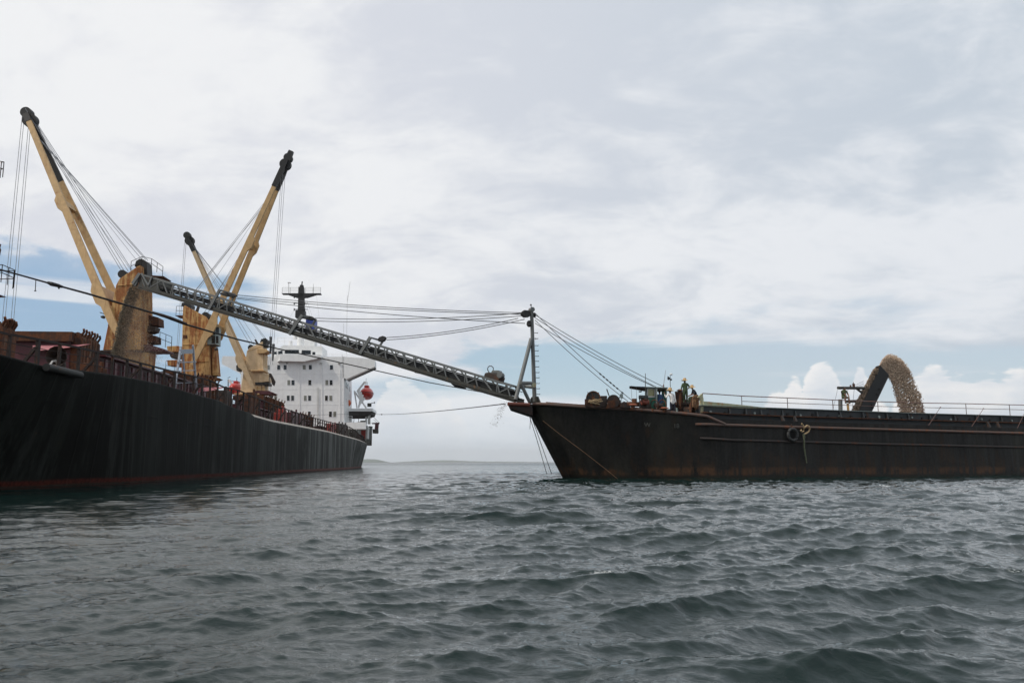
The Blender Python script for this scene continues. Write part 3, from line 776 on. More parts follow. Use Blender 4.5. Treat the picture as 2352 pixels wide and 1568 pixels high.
# monkey island: cylinders, rail, funnel, mast
mi = MB()
def vcyl(x0, x1, y0, y1, s_=SF + 4, seg=16):
    a = sp(*z3((x0 + x1) / 2, y1), s_); b_ = sp(*z3((x0 + x1) / 2, y0), s_); r_ = (sp(*z3(x1, y1), s_) - sp(*z3(x0, y1), s_)).length / 2
    return a, Vector((a.x, a.y, b_.z)), r_
a, b_, r_ = vcyl(715, 750, 655, 695); mi.tube([a, b_], r_, 16)
a, b_, r_ = vcyl(755, 790, 590, 640); mi.tube([a, b_], r_, 16)
a, b_, r_ = vcyl(790, 850, 570, 695); mi.tube([a, b_], r_, 16)
mi.build('compass_deck_house', M_WHITE, ship, smooth=True)
fn = MB(); fn.prism([sp(*z3(860, 545), SF + 9), sp(*z3(868, 450), SF + 9), sp(*z3(948, 455), SF + 9), sp(*z3(945, 560), SF + 9)], SHIP.e1 * 3.5); fno = fn.build('funnel', M_BLUE, ship, bevel=.2)
fb = MB(); fb.prism([sp(*z3(850, 700), SF + 9.01), sp(*z3(860, 546), SF + 9.01), sp(*z3(945, 561), SF + 9.01), sp(*z3(945, 700), SF + 9.01)], SHIP.e1 * 3.4); fb.build('funnel_base', M_WHITE, fno)
cr = MB()
def rail_on(mb, pts, h, n, r=.03, bars=(1.0, .55)):
    """small pipe rail through world points, h high"""
    up = Vector((0, 0, h))
    for f in bars:
        mb.tube([Vector(p) + up * f for p in pts], r, 5)
    for p, q in zip(pts, pts[1:]):
        p, q = Vector(p), Vector(q); m_ = max(1, round((q - p).length / n))
        for i in range(m_ + 1):
            x = p.lerp(q, i / m_); mb.tube([x, x + up], r, 5)
rail_on(cr, [sp(*z3(615, 690), SW + .3), sp(*z3(1000, 700), SW + .3), sp(*z3(1000, 700), SW + 6)], 1.5, 1.6, .035)
rail_on(cr, [sp(*z3(600, 745), SF - .5), sp(*z3(530, 795), SF + .3)], 1.0, 1.2, .035)
cr.build('compass_deck_rail', M_WHITE, ship)
# bridge front rails on the roof of the house
rr = MB(); rail_on(rr, [sp(740, 818, SF + .3), sp(786, 820, SF + .3), sp(858, 824.5, SF + .4)], .55, 2.5, .03); rr.build('wing_rail', M_WHITE, ship)
SM = SF + 6
mst = MB()
def m_(x, y): return sp(*z3(x, y), SM)
for (x0, x1, y0, y1, d) in ((772, 860, 380, 445, 1.9), (796, 852, 262, 381, 1.3), (798, 850, 175, 263, 1.3), (812, 846, 158, 176, .9)):
    mst.prism([m_(x0, y1), m_(x0 + 3, y0), m_(x1 - 3, y0), m_(x1, y1)], SHIP.e1 * d)
mst.tube([m_(832, 158), m_(836, 128)], .14, 8); 
masto = mst.build('signal_mast', M_BLACK, ship, bevel=.05)
pl = MB(); pl.prism([m_(655, 232), m_(998, 232), m_(998, 237), m_(955, 238), m_(872, 264), m_(780, 264), m_(700, 237), m_(655, 236)], SHIP.e1 * 1.6)
pl.build('mast_platform', M_BLACK, masto)
ml = MB(); rail_on(ml, [m_(658, 232), m_(800, 232)], (m_(658, 183) - m_(658, 232)).length, 1.6, .045, (1, .66, .33)); rail_on(ml, [m_(862, 232), m_(997, 232)], (m_(658, 183) - m_(658, 232)).length, 1.6, .045, (1, .66, .33))
ml.tube([m_(717, 232), m_(717, 145)], .06, 6); ml.tube([m_(708, 140), m_(726, 140), m_(735, 144)], .1, 6); ml.tube([m_(934, 232), m_(934, 150)], .04, 5)
ml.build('mast_platform_rail', M_GREYW, masto)
mf = MB()
for y in (265, 322, 375):
    mf.tube([m_(762, y), m_(885, y)], .07, 6); mf.tube([m_(765, y - 8), m_(765, y + 12)], .12, 6); mf.tube([m_(858, y - 8), m_(858, y + 14)], .12, 6)
mf.build('signal_lamp_bracket', M_BLACK, masto)
wa = MB()
for x0, y0, x1, y1 in ((1224, 770, 1234, 250), (1199, 740, 1202, 500), (1236, 300, 1258, 130)):
    wa.tube([m_(x0, y0), m_(x1, y1)], .035, 5)
for x0, y0, x1, y1 in ((862, 300, 905, 440), (880, 300, 1000, 690), (768, 380, 730, 440), (960, 245, 985, 450)):
    wa.tube([m_(x0, y0), m_(x1, y1)], .02, 4)
wa.build('whip_antenna', M_GREYW, ship)
# aft end: boat deck on pillars, deck house, gangway gear
SB = SF + 8
def z6(x, y): return 748.6 + x / 6.818 / 1.469, 850.9 + y / 6.818 / 1.469
def b6(x, y, s_=SB): return sp(*z6(x, y), s_)
bd = MB(); bd.prism([b6(520, 870), b6(1070, 865), b6(1078, 935), b6(520, 935)], SHIP.e1 * 9); bd.build('boat_deck', M_WHITE, ship)
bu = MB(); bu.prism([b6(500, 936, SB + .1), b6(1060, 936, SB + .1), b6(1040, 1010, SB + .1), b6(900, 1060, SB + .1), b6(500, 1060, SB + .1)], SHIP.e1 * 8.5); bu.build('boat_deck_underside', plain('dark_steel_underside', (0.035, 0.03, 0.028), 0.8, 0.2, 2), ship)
for x0, x1, yb in ((960, 1020, 1230), (905, 940, 1230)):
    g = MB(); g.prism([b6(x0, 1000, SB + .3), b6(x1, 1000, SB + .3), b6(x1, yb, SB + .3), b6(x0, yb, SB + .3)], SHIP.e1 * .5); g.build('boat_deck_pillar', M_GREYW, ship)
ah = MB(); ah.prism([b6(730, 1235, SB + 6), b6(910, 1235, SB + 6), b6(960, 1300, SB + 6), b6(950, 1560, SB + 6), b6(730, 1560, SB + 6)], SHIP.e1 * 4); ah.build('aft_deck_house', M_GREYW, ship)
ad = MB(); ad.prism([b6(810, 1370, SB + 5.9), b6(915, 1365, SB + 5.9), b6(910, 1560, SB + 5.9), b6(805, 1565, SB + 5.9)], SHIP.e1 * .08); ad.build('red_door', M_RED, ship)
lb = MB(); lb.prism([sp(745, 970, SF + .2), sp(840, 969, SF + .2), sp(840, 985, SF + .2), sp(745, 985, SF + .2)], SHIP.e1 * 1); lb.build('lower_house', M_WHITE, ship)
srl = MB(); rail_on(srl, [b6(360, 1200, SF + 3), b6(600, 1205, SF + 3)], 1.4, 1.2, .04, (1, .66, .33)); srl.build('side_rail', M_WHITE, ship)
gw = MB()
for x0, y0, x1, y1 in ((590, 1410, 650, 1110), (700, 1370, 722, 1240), (480, 1190, 520, 790)):
    gw.tube([b6(x0, y0), b6(x1, y1)], .09, 6)
gw.build('side_ladder', M_WHITE, ship)
og = MB(); og.sphere(b6(500, 745), (.75, .5, .75), 12, 8); og.build('liferaft_canister', M_ORANGE, ship, smooth=True)
ws = MB()
ws.tube([b6(770, 1180), b6(770, 1220)], .5, 10); ws.tube([b6(850, 1150), b6(850, 1225)], .55, 10); ws.tube([b6(750, 1100), b6(750, 1220)], .06, 6); ws.tube([b6(1000, 750), b6(1000, 830)], .45, 10); ws.tube([b6(1040, 750), b6(1115, 735)], .07, 6); ws.tube([b6(1118, 715), b6(1118, 755)], .1, 6)
ws.build('boat_winch', M_GREYD, ship)
# accommodation ladder gear hanging aft
ag = MB()
ag.prism([b6(1050, 1200), b6(1225, 1190), b6(1222, 1225), b6(1060, 1225)], SHIP.e1 * 1)
ag.prism([b6(1130, 1225), b6(1210, 1225), b6(1200, 1350), b6(1120, 1350)], SHIP.e1 * 1)
ag.build('gangway_platform', M_MAROON, ship)
ag2 = MB(); ag2.prism([b6(1070, 1340), b6(1200, 1350), b6(1200, 1430), b6(1180, 1445), b6(1075, 1440)], SHIP.e1 * 1.2)
ag2.tube([b6(1085, 1060), b6(1225, 1190)], .03, 4); ag2.tube([b6(1100, 1130), b6(1180, 1195)], .03, 4)
ag2.build('gangway_box', M_GREYD, ship)

# ------------------------------------------------------------------ lifeboats
def lifeboat(c, r, length, label, name='lifeboat'):
    t = thing(name, label, 'lifeboat', c, 'lifeboats hung on davits by the superstructure')
    c = Vector(c)
    h = MB(); h.sphere(c - Vector((0, 0, .1 * r)), (r, length / 2, r * .95), 20, 14, (SHIP.e2, SHIP.e1, Vector((0, 0, 1))))
    h.build('hull', M_LIFE, t, smooth=True)
    g = MB(); g.torus(c + Vector((0, 0, -.05)), (0, 0, 1), 1.0, .06, 28, 6)
    for v in g.v:
        d = v - c; v.x = c.x + d.dot(SHIP.e2) * SHIP.e2.x * r * 1.02 + d.dot(SHIP.e1) * SHIP.e1.x * length / 2; v.y = c.y + d.dot(SHIP.e2) * SHIP.e2.y * r * 1.02 + d.dot(SHIP.e1) * SHIP.e1.y * length / 2
    g.build('fender_band', plain('dark_red_rubber', (0.16, 0.012, 0.01), .6), t, smooth=True)
    g = MB(); g.box(c + Vector((0, 0, r * .95)), (r * .7, r * 1.4, r * .35), (SHIP.e2, SHIP.e1, Vector((0, 0, 1)))); g.build('conning_hatch', M_LIFE, t, bevel=.1)
    g = MB(); g.tube([c + Vector((0, 0, r * .9)), c + Vector((0, 0, r * 1.7))], .07, 6); g.build('lifting_hook', M_GREYD, t)
    return t
lbc = b6(940, 515, SB + 4)
lifeboat(lbc, 1.42, 7.0, 'red lifeboat hanging right of the white superstructure')
dv = thing('davit', 'white angled davit frame holding the starboard lifeboat', 'davit', b6(740, 860, SB + .5), 'lifeboat davits')
for ds, nm in ((0.6, 'davit_arm'), (6.6, 'davit_arm')):
    g = MB()
    g.prism([b6(700, 470, SB + ds), b6(870, 250, SB + ds), b6(930, 245, SB + ds), b6(925, 285, SB + ds), b6(885, 300, SB + ds), b6(790, 420, SB + ds), b6(780, 480, SB + ds), b6(830, 500, SB + ds), b6(820, 540, SB + ds), b6(870, 560, SB + ds), b6(850, 610, SB + ds), b6(905, 630, SB + ds), b6(880, 680, SB + ds), b6(800, 770, SB + ds), b6(760, 860, SB + ds), b6(730, 855, SB + ds), b6(780, 620, SB + ds)], SHIP.e1 * .35)
    g.build(nm, M_WHITE, dv)
    g = MB(); g.bar(b6(650, 470, SB + ds + .5), b6(930, 860, SB + ds + .5), .35, .35); g.bar(b6(655, 480, SB + ds + .9), b6(715, 860, SB + ds + .9), .25, .25); g.build('davit_strut', M_WHITE, dv)
g = MB(); g.tube([b6(925, 250, SB + .8), b6(925, 170, SB + .8)], .04, 5); g.tube([b6(905, 290, SB + 4), b6(905, 340, SB + 4)], .06, 5); g.build('fall_wire', M_WIREL, dv)
# port side boat seen past the crane
pc = sp(543, 892, SF + 6)
lifeboat(pc, 1.35, 6.5, 'bright red lifeboat seen low between the second and third cranes')
dp = thing('davit', 'pale slim davit arm above the red port lifeboat', 'davit', sp(525, 905, SF + 6), 'lifeboat davits')
g = MB(); g.bar(sp(525, 872, SF + 5.4), sp(541, 893, SF + 5.4), .35, .45); g.bar(sp(541, 893, SF + 5.4), sp(556, 912, SF + 5.4), .3, .4); g.build('davit_arm', M_WHITE, dp)
g = MB(); g.tube([sp(524, 871, SF + 5.3), sp(524, 888, SF + 5.3)], .1, 6); g.tube([sp(525, 873, SF + 5.3), sp(552, 878, SF + 5.3)], .05, 5); g.tube([sp(523, 868, SF + 5.3), sp(529, 865, SF + 5.3)], .06, 5); g.build('hook_block', M_GREYD, dp)
# ================================================================== DECK CRANES
E1, E2, UP = SHIP.e1, SHIP.e2, Vector((0, 0, 1))
def girder(p0, p1, sidev, prof):
    """box girder from p0 to p1; prof = [(t, lo, hi, width)] measured in the plane square to sidev"""
    p0, p1 = Vector(p0), Vector(p1); d = (p1 - p0).normalized()
    sv = (sidev - d * sidev.dot(d)).normalized(); nv = d.cross(sv).normalized()
    if nv.z < 0: nv = -nv
    vs = []; fs = []
    for t, lo, hi, w in prof:
        c = p0.lerp(p1, t)
        vs += [c - sv * w / 2 + nv * lo, c + sv * w / 2 + nv * lo, c + sv * w / 2 + nv * hi, c - sv * w / 2 + nv * hi]
    n = len(prof)
    for i in range(n - 1):
        for j in range(4):
            fs.append((i * 4 + j, i * 4 + (j + 1) % 4, (i + 1) * 4 + (j + 1) % 4, (i + 1) * 4 + j))
    fs += [(0, 3, 2, 1), tuple((n - 1) * 4 + j for j in range(4))]
    return vs, fs
def crane(key, D, label, house, foot, tip, tipD, side_sep, paint, headlen, knee_hi=True):
    s0 = (D - 81) / .99756 - 1.6
    H = lambda px, py, ds=0.0: SHIP.on_a(px, py, s0 + ds)
    base = SHIP.w(s0 + 1.6, SHIP.loc(H(foot[0], foot[1]))[1], DZ(s0))
    T_ = thing('deck_crane', label, 'crane', base, 'deck cranes along the cargo ship')
    h = MB(); h.prism([H(x, y) for x, y in house], E1 * 3.2)
    ho = h.build('crane_house', paint, T_, bevel=.06)
    # stiffening seams on the house
    zlo = min(H(x, y).z for x, y in house); zhi = max(H(x, y).z for x, y in house)
    p0 = H(*foot); jibL = atY(tip[0], tip[1], tipD)
    near = H(foot[0], foot[1], -.55); far = near + E1 * (side_sep + 1.5)
    jo = None
    tipw = .95
    for nm, f0, so in (('jib_beam', near, -tipw / 2), ('jib_beam', far, tipw / 2)):
        tp = jibL + E1 * so
        L = (tp - f0).length
        k = .56
        pf = [(0, -.22, .22, .3), (.05, -.38, .34, .34), (.13, -.42, .36, .34), (.15, -.75, .36, .34), (.20, -.75, .36, .34), (.225, -.40, .34, .34),
              (k - .02, -.36, .32, .32), (k, -.64, .32, .32), (k + .035, -.64, .32, .32), (k + .05, -.34, .30, .32), (1 - headlen, -.28, .26, .3)]
        cut = .70 if (key == 'a' and so > 0) else None
        if cut: pf = [q for q in pf if q[0] < cut] + [(cut, -.32, .29, .31)]
        g = MB(); g.add(*girder(f0, tp, E1, pf)); g.build(nm, M_CREAM2 if paint is not M_RUSTYCREAM else M_CREAM, T_, bevel=.02)
        if cut: g = MB(); g.add(*girder(f0, tp, E1, [(cut, -.32, .29, .31), (1 - headlen, -.28, .26, .3)])); g.build('sooty_beam_top', M_SOOT, T_)
    d = (jibL - (near + far) / 2).normalized()
    for t, hh in ((.18, 1.3), (.575, .7)):
        a, b_ = near.lerp(jibL, t), far.lerp(jibL, t); g = MB()
        g.bar(a, b_, hh * .55, hh, d); g.build('jib_cross_beam', M_CREAM, T_)
    # black head of the jib
    g = MB()
    for f0, so in ((near, -tipw / 2), (far, tipw / 2)):
        tp = jibL + E1 * so
        g.add(*girder(f0, tp, E1, [(1 - headlen, -.30, .30, .36), (1 - headlen * .5, -.34, .30, .36), (.985, -.26, .26, .36)]))
    g.disc(jibL - d * 1.0 + UP * .0, E1, .72, .7, 20); g.disc(jibL - d * .1, E1, .55, .8, 18)
    if headlen > .12:
        g.add(*girder(jibL - d * 1.0, jibL + d * .9, E1, [(0, -.4, .4, .9), (1, -.28, .28, .6)]))
    g.build('jib_head', M_SOOT, T_)
    return T_, H, near, far, jibL, s0, ho
def ropes(T_, pairs, r=.028, name='luffing_rope', mat=None):
    for a, b_ in pairs:
        g = MB(); g.tube([a, b_], r, 5); g.build(name, mat or M_WIREL, T_)
def drum(T_, H, x0, x1, y0, y1, ds, depth, mat=None, name='rope_sheave'):
    c = H((x0 + x1) / 2, (y0 + y1) / 2, ds); r = (H(x1, y0, ds) - H(x0, y0, ds)).length / 2
    g = MB(); g.disc(c + E1 * depth / 2, E1, r, depth, 20); g.build(name, mat or M_SOOT, T_)
def pieces(T_, H, items):
    for nm, poly, ds, depth, mat in items:
        q0 = H(*poly[0], ds); sh_ = E2 * (q0.x / q0.y * depth * .5) if depth > .3 else Vector((0, 0, 0))
        g = MB(); g.prism([H(x, y, ds) + sh_ for x, y in poly], E1 * depth); g.build(nm, mat, T_, bevel=.03)
def hrail(T_, H, pts, h, ds, name='platform_rail', mat=None, dep=0.0):
    g = MB(); P = [H(x, y, ds) for x, y in pts]
    if dep: P = [P[0] + E1 * dep] + P
    rail_on(g, P, h, .8, .028, (1.0, .5)); g.build(name, mat or M_RUSTDARK, T_)

# --- crane with the stones falling in front of it
c1 = crane('a', 81, 'rust streaked tan deck crane behind the falling stones, jib leaning up left', [(236, 804), (266, 655), (274, 640), (316, 611), (323, 609), (325, 803)],
           (272, 772), (62, 259), 81.5, 3.2, M_RUSTYCREAM, .05)
T1_, H, near, far, tip, s0, ho = c1
drum(T1_, H, 270, 290, 619, 639, .6, 1.6)
pieces(T1_, H, [('head_sheave_guard', [(317, 612), (320, 600), (328, 594), (338, 596), (345, 602), (347, 640), (330, 640), (330, 606)], .9, 1.5, M_SOOT),
    ('equipment_box', [(346, 722), (372, 729), (373, 748), (347, 746)], 2.0, 1.6, M_RUST),
    ('hose_reel', [(346, 748), (365, 750), (362, 760), (350, 764), (345, 762)], 1.6, 1.4, M_GRIME),
    ('equipment_box', [(345, 768), (366, 771), (366, 787), (345, 788)], 1.6, 1.6, M_RUST),
    ('service_platform', [(332, 790), (360, 792), (393, 802), (393, 806), (366, 806), (330, 808)], .5, 2.6, M_MAROON),
    ('walkway', [(226, 804), (350, 804), (350, 807), (226, 807)], -.7, 4.4, M_GRIME),
    ('wall_hatch', [(282, 700), (297, 700), (297, 716), (282, 716)], -.04, .04, M_CREAM),
    ('stiffener', [(268, 655), (322, 650), (322, 652), (268, 657)], -.06, .06, M_RUSTYCREAM),
    ('stiffener', [(247, 745), (324, 742), (324, 744), (247, 747)], -.06, .06, M_RUSTYCREAM),
    ('lamp_bracket', [(228, 716), (240, 720), (240, 722), (229, 718)], -.3, .2, M_GREYD), ('flood_lamp', [(233, 726), (240, 724), (240, 730), (235, 730)], -.4, .5, M_GREYD)])
hrail(T1_, H, [(366, 792), (393, 803), (393, 806)], 1.3, 2.6, dep=0)
hrail(T1_, H, [(300, 622), (325, 611), (347, 616), (373, 634)], .95, -.2)
g = MB(); g.prism([H(347, 632, .2), H(376, 634, .2), H(376, 636, .2), H(347, 636, .2)], E1 * 2.2); g.build('top_platform', M_RUST, T1_)
g = MB(); g.tube([SHIP.w(s0 + 1.6, SHIP.loc(H(300, 804))[1], DZ(s0) - .2), SHIP.w(s0 + 1.6, SHIP.loc(H(300, 804))[1], H(300, 807).z)], 1.75, 24); g.build('pedestal', M_RUSTYCREAM, T1_, smooth=True)
pk = tip.lerp(near, .06)
s1 = H(281, 622, 1.4); s2 = H(335, 597, 1.6)
k1 = tip.lerp(near, .16) + UP * .6
ropes(T1_, [(tip + E1 * a + UP * .3, s1 + E1 * a + E2 * b_) for a, b_ in ((-.4, 0), (-.1, .2), (.2, .5), (.45, .9))])
ropes(T1_, [(k1 + E1 * a, s2 + E1 * a + E2 * b_) for a, b_ in ((-.3, -.3), (0, 0), (.3, .1))])
ropes(T1_, [(k1, H(306, 628, 1.0)), (k1 + E1 * .2, H(322, 608, 1.0))], .02)
hk = []
for a, b_ in ((-.55, -.45), (-.30, -.2), (.35, .2), (.6, .45)):
    top = tip + E2 * (a * .55) + E1 * (b_ * .6); bot = atY(0, 740, 79 + b_); hk.append((top, Vector((top.x - .1 + a * .2, top.y, 8.5))))
ropes(T1_, hk, .024, 'hoist_rope')
for px, y0, y1 in ((83, 655, 668),):
    pass

# --- second crane, jib leaning right
c2 = crane('b', 103, 'rusty tan deck crane with its tall jib leaning right across the conveyor', [(416, 862), (420, 706), (424, 701), (473, 727), (479, 738), (482, 862)],
           (441, 838), (663, 362), 101.5, 3.2, M_RUSTYCREAM, .15)
T2_, H, near, far, tip, s0, ho = c2
drum(T2_, H, 462, 481, 717, 734, .5, 1.8); drum(T2_, H, 423, 438, 694, 708, .4, 1.8)
pieces(T2_, H, [('head_sheave_guard', [(422, 702), (424, 695), (432, 694), (441, 699), (448, 714), (440, 712)], .5, 1.6, M_SOOT),
    ('rope_guide', [(450, 714), (456, 700), (459, 701), (455, 716)], .8, .5, M_GRIME),
    ('cab', [(484, 748), (504, 749), (503, 790), (484, 792)], -.4, 2.4, M_GREYG),
    ('side_ladder_panel', [(491, 796), (499, 797), (505, 862), (492, 862)], .6, 1.4, M_RUSTYCREAM),
    ('equipment_box', [(390, 795), (416, 794), (416, 808), (392, 808)], 1.6, 1.8, M_RUSTYCREAM),
    ('rope_drum', [(396, 811), (416, 811), (416, 822), (400, 822), (396, 817)], 1.5, 1.6, M_GRIME),
    ('equipment_box', [(390, 827), (416, 826), (416, 841), (391, 839)], 1.5, 1.6, M_RUSTYCREAM),
    ('service_platform', [(378, 853), (392, 849), (420, 852), (420, 857), (392, 857)], .6, 2.4, M_RUST),
    ('walkway', [(410, 862), (500, 861), (507, 864), (500, 867), (410, 865)], -.7, 4.6, M_RUST),
    ('wall_hatch', [(420, 769), (430, 769), (430, 777), (420, 777)], -.04, .04, M_RUST),
    ('stiffener', [(448, 725), (450, 726), (447, 862), (445, 862)], -.06, .06, M_RUSTYCREAM),
    ('stiffener', [(419, 790), (481, 790), (481, 792), (419, 792)], -.06, .06, M_RUSTYCREAM),
    ('stiffener', [(417, 829), (481, 829), (481, 831), (417, 831)], -.06, .06, M_RUSTYCREAM),
    ('flood_lamp', [(493, 801), (500, 797), (501, 803), (494, 804)], -.6, .5, M_GRIME)])
g = MB()
for x0, x1, y0, y1 in ((486, 494, 751, 768), (496, 503, 751, 768), (486, 494, 771, 788), (496, 502, 771, 788)):
    g.prism([H(x0, y0, -.45), H(x1, y0, -.45), H(x1, y1, -.45), H(x0, y1, -.45)], E1 * .04)
g.build('cab_window', M_GLASS, T2_)
hrail(T2_, H, [(404, 724), (420, 724)], 1.15, 1.2); hrail(T2_, H, [(380, 850), (400, 853)], 1.2, .6)
g = MB(); g.prism([H(401, 724, .4), H(421, 724, .4), H(421, 728, .4)], E1 * 2.2); g.build('top_platform', M_RUST, T2_)
g = MB(); cx = SHIP.loc(H(455, 862))[1]; g.tube([SHIP.w(s0 + 1.6, cx, DZ(s0) - .2), SHIP.w(s0 + 1.6, cx, H(455, 870).z), SHIP.w(s0 + 1.6, cx, H(455, 865).z)], [1.7, 1.7, 2.2], 24); g.build('pedestal', M_RUSTYCREAM, T2_, smooth=True)
s1 = H(472, 718, 1.4); s2 = H(430, 695, 1.4); k1 = tip.lerp(near, .22) + UP * .3
ropes(T2_, [(k1 + E1 * a, s2 + E1 * a + E2 * b_) for a, b_ in ((-.4, 0), (-.1, .2), (.3, -.3))])
ropes(T2_, [(tip.lerp(near, .42) + E1 * a, s1 + E1 * a + E2 * b_) for a, b_ in ((-.4, 0), (0, .3), (.3, -.3))])
ropes(T2_, [(k1, H(455, 700, 1))], .02)
hk = []
for a, b_ in ((-.22, -.3), (0, 0), (.25, .2)):
    t_ = tip.lerp(near, .085) + E2 * (.30 + a); hk.append((t_, Vector((t_.x - .6, t_.y, 13))))
ropes(T2_, hk, .024, 'hoist_rope')
g = MB(); q = Vector((hk[1][1].x, hk[1][1].y, 16.5)); g.prism([q + E2 * -.28, q + E2 * .0, q - UP * 2.0, q + E2 * -.16 - UP * 2.0], E1 * .25); g.prism([q + E2 * .12 - UP * .9, q + E2 * .4 - UP * .9, q + E2 * .3 - UP * 3.0, q + E2 * .16 - UP * 3.0], E1 * .25); g.build('hook_block', M_SOOT, T2_)

# --- third crane by the superstructure
c3 = crane('c', 132, 'clean tan deck crane in front of the white superstructure', [(551, 903), (567, 806), (572, 799), (603, 784), (607, 903)],
           (582, 893), (430, 540), 127.5, 2.2, M_CREAM2, .11)
T3_, H, near, far, tip, s0, ho = c3
drum(T3_, H, 569, 583, 792, 804, .4, 1.8); drum(T3_, H, 601, 614, 777, 788, .4, 2.0)
pieces(T3_, H, [('head_sheave_guard', [(601, 785), (604, 778), (612, 778), (616, 786), (616, 796), (608, 796)], .4, 1.8, M_SOOT),
    ('rope_guide', [(590, 789), (585, 780), (588, 779), (594, 788)], .8, .5, M_GRIME),
    ('top_platform', [(596, 800), (616, 801), (623, 806), (612, 811), (597, 811)], -.6, 2.6, M_CREAM),
    ('ledge', [(584, 849), (615, 850), (615, 852), (584, 852)], -.8, 3.4, M_CREAM),
    ('cab', [(606, 812), (613, 812), (611, 850), (606, 850)], .2, 2.6, M_CREAM),
    ('equipment_box', [(600, 859), (622, 858), (622, 876), (600, 878)], -.2, 2.4, M_CREAM2),
    ('rope_drum', [(592, 878), (622, 878), (623, 884), (592, 884)], -.2, 2.6, M_SOOT),
    ('hose_bundle', [(618, 857), (623, 857), (628, 866), (633, 876), (630, 886), (626, 882), (624, 870)], .4, .6, M_GRIME),
    ('service_platform', [(590, 897), (625, 897), (636, 902), (630, 905), (588, 905)], -.4, 3.4, M_MAROON),
    ('equipment_box', [(594, 887), (612, 887), (612, 897), (594, 897)], -.1, 2.0, M_CREAM),
    ('cab', [(546, 840), (550, 836), (554, 838), (554, 852), (547, 851)], -.4, 1.6, M_GREYD),
    ('stiffener', [(568, 806), (603, 792), (603, 794), (568, 808)], -.06, .06, M_CREAM), ('stiffener', [(562, 850), (603, 848), (603, 849.5), (562, 851.5)], -.06, .06, M_CREAM),
    ('walkway', [(548, 903), (606, 903), (606, 906), (548, 905)], -.7, 4.4, M_CREAM)])
hrail(T3_, H, [(614, 800), (624, 806)], 1.1, -.5); hrail(T3_, H, [(600, 897), (622, 897)], 1.0, -.4)
g = MB(); cx = SHIP.loc(H(578, 903))[1]; g.tube([SHIP.w(s0 + 1.6, cx, DZ(s0) - .2), SHIP.w(s0 + 1.6, cx, H(578, 905).z)], 1.7, 24); g.build('pedestal', M_CREAM, T3_, smooth=True)
s1 = H(576, 793, 1.4); s2 = H(608, 778, 1.4); k1 = tip.lerp(near, .08) + UP * .4
ropes(T3_, [(k1 + E1 * a, s1 + E1 * a + E2 * b_) for a, b_ in ((-.3, 0), (.2, .5))], .032)
ropes(T3_, [(k1 + E1 * a, s2 + E1 * a + E2 * b_) for a, b_ in ((-.3, 0), (.2, .2))], .032)
ropes(T3_, [(k1, H(590, 782, 1))], .024)
hk = [((tip - UP * 1.2 + E2 * a), Vector((tip.x + a - .3, tip.y, 14))) for a in (-.35, -.1)]
ropes(T3_, hk, .03, 'hoist_rope')

# --- foremost crane: only its platforms reach into the picture
T0 = thing('deck_crane', 'foremost rusty tan crane, mostly off the left edge of the photo', 'crane', SHIP.w(-25.5, 0, DZ(-25)), 'deck cranes along the cargo ship')
s0 = -27.0
H = lambda px, py, ds=0.0: SHIP.on_a(px, py, s0 + ds)
g = MB(); g.prism([H(x, y) for x, y in ((-225, 640), (-175, 420), (-160, 395), (-95, 360), (-85, 640))], E1 * 3.2); g.build('crane_house', M_RUSTYCREAM, T0, bevel=.06)
g = MB(); g.tube([SHIP.w(s0 + 1.6, SHIP.loc(H(-150, 640))[1], DZ(s0) - .2), SHIP.w(s0 + 1.6, SHIP.loc(H(-150, 640))[1], H(-150, 640).z)], 1.7, 20); g.build('pedestal', M_RUSTYCREAM, T0, smooth=True)
for nm, poly, ds, dp_, mt in (('service_platform', [(-60, 640), (-5, 650), (33, 662), (0, 663.5), (-60, 664)], .0, 3.2, M_MAROON), ('equipment_box', [(-40, 545), (-2, 545), (11, 548), (9, 556), (11, 561), (8, 575), (-40, 575)], .4, 1.6, M_RUST), ('top_platform', [(-60, 400), (0, 405), (6, 408), (-60, 410)], .2, 2.4, M_MAROON), ('wall_bracket', [(-86, 560), (-40, 560), (-40, 566), (-86, 566)], .4, 1.2, M_RUST), ('wall_bracket', [(-86, 640), (-58, 640), (-58, 664), (-86, 660)], .2, 2.8, M_MAROON), ('wall_bracket', [(-90, 400), (-58, 400), (-58, 410), (-90, 410)], .2, 2.4, M_MAROON)):
    g = MB(); g.prism([H(x, y, ds) - E2 * (.66 * dp_) for x, y in poly], E1 * dp_); g.build(nm, mt, T0)
g = MB(); rail_on(g, [H(-50, 648, 3.0), H(2, 648, 3.1), H(31, 661, 2.4), H(29, 663, 1.4), H(-8, 664, .4)], 1.25, 1.0, .03); g.build('platform_rail', M_RUSTDARK, T0)
g = MB(); rail_on(g, [H(-50, 405, 2.0), H(-6, 405, 2.2), H(6, 407, 1.4), H(0, 409, .2)], 1.1, 1.0, .03); g.build('platform_rail', M_RUSTDARK, T0)
for so in (0, 4.2):
    g = MB(); f0 = H(-190, 610, -.5) + E1 * so; tp = f0 + Vector((-12, 0, 23)); g.add(*girder(f0, tp, E1, [(0, -.4, .4, .5), (.5, -.5, .4, .5), (1, -.3, .3, .4)])); g.build('jib_beam', M_CREAM, T0)

